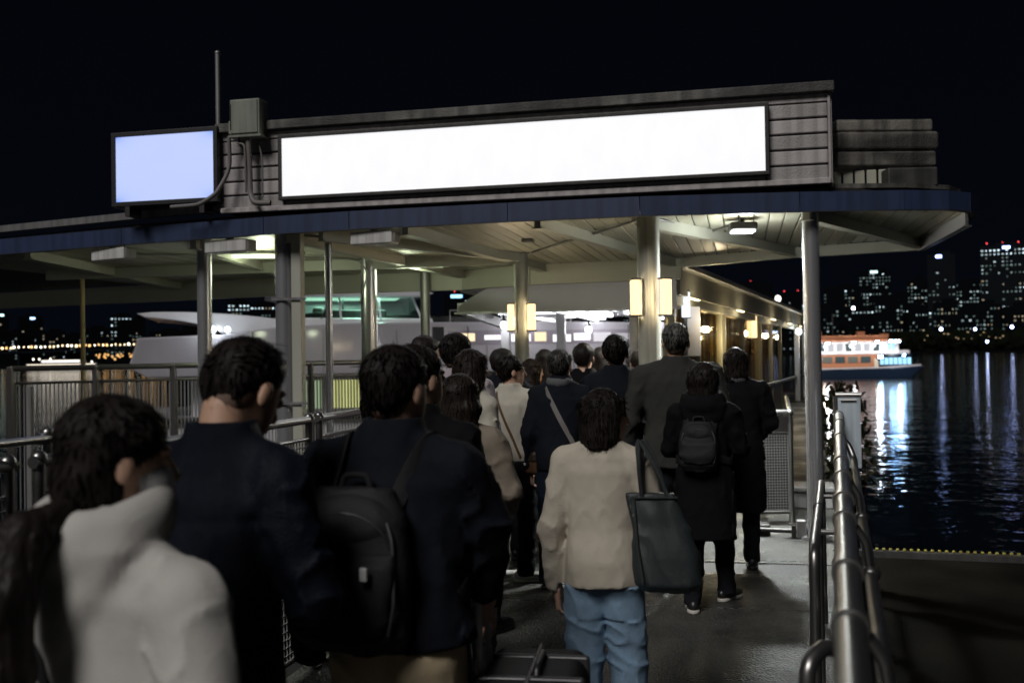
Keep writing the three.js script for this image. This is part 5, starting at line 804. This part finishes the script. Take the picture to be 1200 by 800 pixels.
const P8 = person({ label: 'woman with long straight black hair and off white coat left of the brown strap', x: -1.56, z: -5.85, yaw: -0.45, H: 1.65, w: 0.7, sh: 1.36, armL: { e: [-0.17, 1.1, 0.03], w: [-0.165, 0.87, -0.03] }, armR: { e: [0.165, 1.1, 0.03], w: [0.16, 0.87, -0.03] }, near: 1, seed: 8, head: { hair: 'long', mat: C.brownHair, yaw: -0.15 }, top: { kind: 'coat', hem: 0.62, mat: C.cream2, collar: 'stand', collarH: 0.03, arm: 0.85 } });
const P9 = person({ label: 'person in a short cream jacket with a thin brown strap across the back', x: -1.635, z: -7.2, yaw: -0.3, H: 1.61, w: 0.94, near: 1, seed: 9, head: { hair: 'short', yaw: -0.75, big: 1.04, nape: -0.02 }, top: { hem: 0.92, mat: C.cream2, collar: 'stand', collarH: 0.035, arm: 1.2 }, legs: { mat: C.dark }, shoe: C.shoeW, sole: C.sole, toe: [-0.6, -1.1], armR: { e: [0.27, 1.13, 0.0], w: [0.15, 1.0, -0.2] } });
const P10 = person({ label: 'dark haired man with glasses half hidden behind the cream jacket with brown strap', x: -1.88, z: -8.0, yaw: -0.2, H: 1.665, seed: 10, head: { hair: 'short', yaw: -0.5, big: 1.05 }, top: { hem: 0.8, mat: C.ink }, armR: { e: [0.2, 1.15, -0.1], w: [0.1, 1.2, -0.3] } });
const P11 = person({ label: 'woman with long wavy black hair in black, face turned right', x: -1.8, z: -8.75, yaw: -0.2, H: 1.575, near: 1, seed: 11, head: { hair: 'long', mat: C.brownHair, yaw: -0.6, big: 1.06 }, top: { hem: 0.8, mat: C.black }, shoe: C.shoeT, sole: C.sole, toe: [-0.5, -1.2], legs: { hem: 0.12 } });
const P12 = person({ label: 'grey haired man in a dark jacket and jeans with a grey strap over one shoulder', x: -1.255, z: -7.1, yaw: -0.05, H: 1.65, w: 0.93, near: 1, seed: 12, scarf: C.mid, head: { hair: 'short', mat: C.salt, yaw: -0.2, nape: -0.01 }, top: { hem: 0.84, mat: C.ink, collar: 'stand' }, legs: { mat: C.dkJeans, wide: 1.15 }, armL: { curl: 0.5 } });
const P13 = person({ label: 'black haired person in a black coat left of the dark suit man', x: -1.3, z: -8.5, yaw: 0, H: 1.7, seed: 13, head: { hair: 'short', yaw: -0.1, big: 1.05 }, top: { hem: 0.7, mat: C.black, collar: 'stand', collarH: 0.04 } });
const P14 = person({ label: 'tall man in a dark suit jacket with neat black hair left of the lamp column', x: -0.886, z: -7.3, yaw: 0.04, H: 1.73, w: 1.02, near: 1, seed: 14, head: { hair: 'short', size: 1.06, big: 1.02, yaw: 0.02 }, top: { hem: 0.78, mat: C.ink, collar: 'stand', collarH: 0.05, fold: 0.7, seam: true } });
const P15 = person({ label: 'tallest man with greying short hair in a dark grey twill jacket', x: -0.457, z: -7.25, yaw: 0.02, H: 1.805, w: 1.22, near: 1, seed: 15, skin: C.skin2, head: { hair: 'short', mat: C.grey, size: 1.05, nape: 0.02 }, top: { hem: 0.78, mat: C.greyJ, collar: 'stand', collarH: 0.045, seam: true, arm: 1.2 }, armL: { e: [-0.315, 1.08, 0.03], w: [-0.33, 0.84, -0.02] } });
const P16 = person({ label: 'woman in a long black hooded coat with a small black backpack, mid stride', x: -0.25, z: -6.62, yaw: -0.05, H: 1.525, w: 1.0, near: 1, seed: 16, head: { hair: 'bob', yaw: -0.05, big: 1.08, size: 1.08 }, top: { kind: 'coat', hem: 0.5, mat: C.black, collar: 'hood', flare: 1.12, arm: 1.15 }, armL: { e: [-0.24, 1.13, -0.05], w: [-0.12, 1.1, -0.26], hide: true }, armR: { e: [0.24, 1.13, -0.05], w: [0.12, 1.1, -0.26], hide: true }, legs: { mat: C.dark, wide: 1.05 }, sole: C.sole, feet: [[-0.09, 0, 0.08], [0.12, 0, -0.3]], toe: [0.15, -0.5] });
const P17 = person({ label: 'person with a black bob and pale collar in a long black coat at right', x: -0.054, z: -7.9, yaw: 0.02, H: 1.645, near: 1, seed: 17, head: { hair: 'bob', yaw: 0.05 }, scarf: C.mid, top: { kind: 'coat', hem: 0.45, mat: C.black, collar: 'stand', collarH: 0.03, flare: 1.1 }, armL: { e: [-0.24, 1.13, -0.05], w: [-0.12, 1.1, -0.26], hide: true }, armR: { e: [0.25, 1.12, -0.03], w: [0.16, 1.0, -0.24], hide: true } });
const P18 = person({ label: 'woman in a cream jacket and blue jeans with a slate shoulder tote', x: -0.558, z: -4.08, yaw: -0.05, H: 1.465, w: 0.93, near: 2, seed: 18, head: { hair: 'bob', yaw: -1.0, pitch: 0.05, size: 1.03 }, top: { hem: 0.82, mat: C.cream, collar: 'none', arm: 1.04, loose: 1.0, flare: 0.97, fold: 0.75 }, legs: { mat: C.jeans, wide: 1.25, flare: 1.1 }, shoe: C.shoeW, sole: C.sole, armL: { e: [-0.235, 1.08, 0.03], w: [-0.225, 0.82, -0.0], curl: 0.5 }, armR: { e: [0.25, 1.1, 0.0], w: [0.18, 1.1, -0.22], hide: true } });
const P19 = person({ label: 'far person whose dark head shows just left of the suit man', x: -1.343, z: -9.75, yaw: 0.1, H: 1.675, seed: 19, noHands: true, head: { hair: 'bob' }, top: { hem: 0.7, mat: C.black } });
const P20 = person({ label: 'far person with pale nape between the suit man and the lamp column', x: -0.965, z: -9.75, yaw: 0.1, H: 1.64, seed: 20, noHands: true, head: { hair: 'short', nape: 0.02 }, top: { hem: 0.7, mat: C.mid, collar: 'none' } });
const P22 = person({ label: 'far black haired person peeking left of the grey haired man with strap', x: -1.853, z: -9.65, yaw: 0, H: 1.665, seed: 22, noHands: true, head: { hair: 'mid' }, top: { hem: 0.7, mat: C.black } });
const P23 = person({ label: 'person in a mid grey jacket behind the backpack man, one sleeve showing at left', x: -1.49, z: -4.1, yaw: -0.3, H: 1.5, w: 1.1, near: 1, seed: 23, head: { hair: 'short' }, top: { hem: 0.8, mat: C.mid, arm: 1.2 }, armL: { e: [-0.27, 1.14, -0.03], w: [-0.14, 1.22, -0.2] } });
const P24 = person({ label: 'far person in black at the front of the queue near the glass shed', x: -1.62, z: -10.9, yaw: 0, H: 1.68, seed: 24, noHands: true, head: { hair: 'short' }, top: { hem: 0.7, mat: C.black } });

// ---- bags and the suitcase ----
function strapBand(p, pts, width, m, name, thick = 0.004) {     // a flat band through points given in the wearer's body space, returned in world space
  p.t.updateMatrixWorld(true);
  const c = new THREE.CatmullRomCurve3(pts.map((q) => v3(p.leanP(q)).applyMatrix4(p.t.matrixWorld))), n = pts.length * 5, pos = [], idx = [], uv = [], ctr = v3(p.leanP([0, 1.2, 0.0])).applyMatrix4(p.t.matrixWorld);
  for (let i = 0; i <= n; i++) {
    const q = c.getPoint(i / n), tg = c.getTangent(i / n), out = q.clone().sub(new THREE.Vector3(ctr.x, q.y, ctr.z)).normalize(); if (q.y > ctr.y + 0.25) out.add(new THREE.Vector3(0, 1.2, 0)).normalize();
    const sd = new THREE.Vector3().crossVectors(tg, out).normalize(), o2 = new THREE.Vector3().crossVectors(sd, tg).normalize();
    for (const [a, b] of [[-1, 1], [1, 1], [1, -1], [-1, -1]]) { const v = q.clone().addScaledVector(sd, a * width / 2).addScaledVector(o2, b * thick / 2 + 0.003); pos.push(v.x, v.y, v.z); uv.push(a * width, i / n); }
    if (i) for (let k = 0; k < 4; k++) { const A = (i - 1) * 4 + k, B = (i - 1) * 4 + (k + 1) % 4, Cc = i * 4 + (k + 1) % 4, D = i * 4 + k; idx.push(A, B, Cc, A, Cc, D); }
  }
  const g = new THREE.BufferGeometry(); g.setAttribute('position', new THREE.Float32BufferAttribute(pos, 3)); g.setAttribute('uv', new THREE.Float32BufferAttribute(uv, 2)); g.setIndex(idx); g.computeVertexNormals(); return flat(g);
}
function onBack(p, pts, off = 0.0) {                             // pushes body-space points out to the surface of the jacket, at the back or front
  return pts.map(([x, y, front]) => { const dir = front ? -1 : 1; let z = 0.45 * dir; for (let i = 0; i < 60; i++) { const d = p.topS(x, y, z - (p.shy(y, 0))); if (d < 0.002) break; z -= dir * Math.max(0.003, d * 0.7); } return [x, y, z + dir * off]; });
}
function backpack(p, label, x, y0, y1, w, d, m, z0, extra) {
  const o = thing('backpack', label, 'backpack', p.t.position.x, 0, p.t.position.z, p.t.rotation.y); o.scale.copy(p.t.scale);
  const h = y1 - y0, cx = x, bk = loft([[y0, w * 0.4, d * 0.38, z0 + d * 0.36], [y0 + 0.05, w * 0.5, d * 0.5, z0 + d * 0.46], [y0 + h * 0.5, w * 0.5, d * 0.5, z0 + d * 0.44], [y1 - 0.08, w * 0.46, d * 0.42, z0 + d * 0.36], [y1, w * 0.33, d * 0.25, z0 + d * 0.26]]);
  const N = (a, y, z) => 0.006 * vnoise(a * 9, y * 7, z * 9) - 0.005 * (1 - Math.abs(vnoise(a * 16 + 4, y * 14, z * 16))) ** 2;
  mesh(o, 'main_bag', [surface((a, y, z) => bk(a - cx, y, z) + N(a, y, z), [cx - w, y0 - 0.06, z0 - d], [cx + w, y1 + 0.06, z0 + d * 1.6], 0.0095)], m);
  const pk = loft([[y0 + 0.06, w * 0.37, d * 0.2, z0 + d * 0.86], [y0 + h * 0.3, w * 0.42, d * 0.24, z0 + d * 0.9], [y0 + h * 0.56, w * 0.38, d * 0.2, z0 + d * 0.84], [y0 + h * 0.62, w * 0.3, d * 0.08, z0 + d * 0.8]]);
  mesh(o, 'front_pocket', [surface((a, y, z) => pk(a - cx, y, z) + 1.2 * N(a, y, z), [cx - w, y0, z0], [cx + w, y1, z0 + d * 1.7], 0.0095)], m);
  mesh(o, 'zip', [tube(Array.from({ length: 9 }, (_, i) => { const a = -1.25 + 2.5 * i / 8; return [cx + Math.sin(a) * w * 0.42, y0 + h * 0.62 + Math.cos(a) * h * 0.3 - 0.02, z0 + d * 0.82 - 0.07 * d * Math.abs(a)]; }), 0.004, 6)], M.black);
  mesh(o, 'handle', [tube([[cx - 0.045, y1 - 0.02, z0 + d * 0.3], [cx - 0.03, y1 + 0.03, z0 + d * 0.28], [cx + 0.03, y1 + 0.03, z0 + d * 0.28], [cx + 0.045, y1 - 0.02, z0 + d * 0.3]], 0.008, 8)], m);
  mesh(o, 'top_flap', [surface((a, y, z) => ell([cx, y1 - h * 0.24, z0 + d * 0.36], [w * 0.47, h * 0.22, d * 0.5])(a, y, z) + N(a, y, z), [cx - w, y1 - h * 0.4, z0 - 0.05], [cx + w, y1 + 0.03, z0 + d * 1.3], 0.0095)], m);
  for (const s of [-1, 1]) mesh(o, 'piping', [tube([[cx + s * w * 0.4, y0 + 0.06, z0 + d * 0.86], [cx + s * w * 0.455, y0 + h * 0.35, z0 + d * 0.88], [cx + s * w * 0.42, y0 + h * 0.7, z0 + d * 0.76], [cx + s * w * 0.3, y0 + h * 0.88, z0 + d * 0.58]], 0.005, 6)], mats.piping ||= mat('grey_piping', 0.022, 0.022, 0.024, 0.6));
  for (const [bx0, by0] of extra || []) mesh(o, 'buckle', [rbx(0.02, 0.034, 0.012, cx + bx0, by0, z0 + d * 1.2, 0.004)], C.silver);
  for (const s of [-1, 1]) { const g = strapBand(p, [[cx + s * 0.09, y1 - 0.06, z0 + 0.03], [s * 0.11, 1.455, 0.05], [s * 0.12, 1.44, -0.03], [s * 0.125, 1.36, -0.125], [s * 0.15, 1.15, -0.13], [s * 0.19, 1.05, 0.02], [cx + s * 0.1, y0 + 0.1, z0 + 0.03]], 0.045, m, 'strap', 0.01); o.updateMatrixWorld(true); g.applyMatrix4(o.matrixWorld.clone().invert()); mesh(o, 'strap', [g], m); }
  return o;
}
backpack(P3, 'large black backpack with small silver buckles on the man in beige trousers', -0.045, 0.935, 1.345, 0.31, 0.16, C.pack, 0.115, [[0.085, 1.155], [-0.14, 1.15]]);
backpack(P16, 'small plain black backpack on the woman in the long black coat', -0.02, 0.99, 1.33, 0.26, 0.13, C.pack, 0.13, []);
const crossStrap = (p, pts, width, m, label) => tag(mesh(scene, 'shoulder_strap', [strapBand(p, onBack(p, pts), width, m)], m), label, 'bag strap');
crossStrap(P9, [[0.05, 1.44], [-0.02, 1.38], [-0.11, 1.3], [-0.08, 1.2], [0.0, 1.1], [0.08, 1.02], [0.14, 0.95]].map(([x, y]) => [x * -0.0 + (y - 1.2) * -0.42 + 0.03, y]), 0.018, C.brown, 'thin brown leather strap running diagonally over the short cream jacket');
{ const b = thing('crossbody_bag', 'small brown patterned bag hanging at the hip of the short cream jacket', 'bag', -1.5, 0.86, -7.12, -0.5); mesh(b, 'pouch', [rbx(0.2, 0.16, 0.07, 0, 0, 0, 0.03)], C.brown); mesh(b, 'flap', [rbx(0.205, 0.09, 0.08, 0, 0.045, 0.002, 0.03)], mat('patterned_flap', 0.2, 0.13, 0.08, 0.6, { map: T.heavy })); mesh(b, 'clasp', [rbx(0.03, 0.02, 0.01, 0, -0.005, 0.045, 0.004)], C.silver); }
crossStrap(P12, [1.44, 1.38, 1.3, 1.2, 1.1, 1.0, 0.94].map((y) => [(1.2 - y) * 0.5 + 0.03, y]), 0.034, C.strapG, 'wide grey webbing strap running diagonally over the dark jacket and scarf');
crossStrap(P1, [1.3, 1.22, 1.12, 1.02, 0.94, 0.87].map((y) => [(1.22 - y) * 0.55 - 0.04, y]), 0.034, C.pack, 'black bag strap across the back of the grey hooded sweatshirt');
{ // tote
  const o = thing('tote_bag', 'soft slate grey leather tote hanging from the shoulder of the cream jacket', 'tote bag', -0.315, 0, -3.97, 0.1);
  const bag = loft([[0.715, 0.1, 0.04, 0], [0.74, 0.125, 0.062, 0], [0.84, 0.125, 0.058, 0], [0.98, 0.105, 0.035, 0, -0.012], [1.085, 0.094, 0.02, 0, -0.03]]);
  mesh(o, 'bag', [surface((x, y, z) => bag(x - (1.085 - y) * 0.08, y, z) + 0.006 * vnoise(x * 12, y * 9, z * 12) - 0.006 * (1 - Math.abs(vnoise(x * 22 + y * 6, y * 7, z * 10 + 3))) ** 3, [-0.2, 0.66, -0.12], [0.24, 1.12, 0.12], 0.008)], C.leather);
  mesh(o, 'seam', [tube([[-0.1, 1.07, 0.027], [-0.02, 1.07, 0.03], [0.06, 1.07, 0.024]], 0.004, 6), tube([[-0.105, 1.07, 0.02], [-0.095, 0.9, 0.05], [-0.075, 0.76, 0.066]], 0.004, 6)], C.leather);
  for (const s of [0, 1]) { const q = [[-0.075, 1.07, 0.022 - 0.04 * s], [-0.085 + 0.012 * s, 1.2, 0.03 - 0.05 * s], [-0.09 + 0.012 * s, 1.29, 0.0 - 0.05 * s], [-0.07, 1.2, -0.06], [0.025, 1.07, 0.02 - 0.04 * s]], c = new THREE.CatmullRomCurve3([q[0], q[1], [-0.085 + 0.02 * s, 1.285, 0.0 - 0.03 * s], [-0.03 + 0.01 * s, 1.2, 0.02 - 0.05 * s], q[4]].map(v3)); const g = flat(new THREE.TubeGeometry(c, 40, 0.0085, 8, false)); mesh(o, 'strap', [g], C.leather); }
}
{ // suitcase
  const o = thing('suitcase', 'black hard shell suitcase with a raised silver handle in the foreground', 'suitcase', -0.575, 0, -2.74, 0.08);
  mesh(o, 'shell', [rbx(0.29, 0.7, 0.42, 0, 0.42, -0.02, 0.05, 0, 5)], mat('black_shell', 0.009, 0.009, 0.01, 0.5, { specularIntensity: 0.12 }));
  for (let k = 0; k < 2; k++) mesh(o, 'rib', [rbx(0.3, 0.712, 0.022, 0, 0.42, 0.09 - 0.2 * k, 0.011, 0, 3)], mat('black_rib', 0.03, 0.03, 0.033, 0.3));
  mesh(o, 'zip_band', [rbx(0.018, 0.708, 0.426, 0.0, 0.42, -0.02, 0.008)], M.black);
  for (const z of [-0.09, 0.04]) mesh(o, 'handle_pole', [rod([-0.135, 0.72, z], [-0.14, 1.0, z], 0.0095, 12), rod([-0.135, 0.72, z], [-0.137, 0.8, z], 0.013, 12)], C.silver);
  mesh(o, 'handle_grip', [rbx(0.032, 0.03, 0.17, -0.14, 1.005, -0.025, 0.013, 0, 4)], C.shoeB);
  mesh(o, 'top_handle', [tube([[0.02, 0.768, -0.1], [0.02, 0.79, -0.08], [0.02, 0.79, 0.05], [0.02, 0.768, 0.07]], 0.01, 8)], C.shoeB);
  for (const x of [-0.11, 0.11]) for (const z of [-0.18, 0.14]) mesh(o, 'wheel', [rod([x - 0.015, 0.03, z], [x + 0.015, 0.03, z], 0.03, 14), rbx(0.03, 0.04, 0.03, x, 0.055, z, 0.008)], C.shoeB);
}

// ================= draw =================
const renderer = new THREE.WebGLRenderer({ antialias: true });
renderer.toneMapping = THREE.LinearToneMapping;
renderer.toneMappingExposure = EXPOSURE;
renderer.shadowMap.enabled = true;
renderer.setSize(1024, 682);
renderer.render(scene, camera);
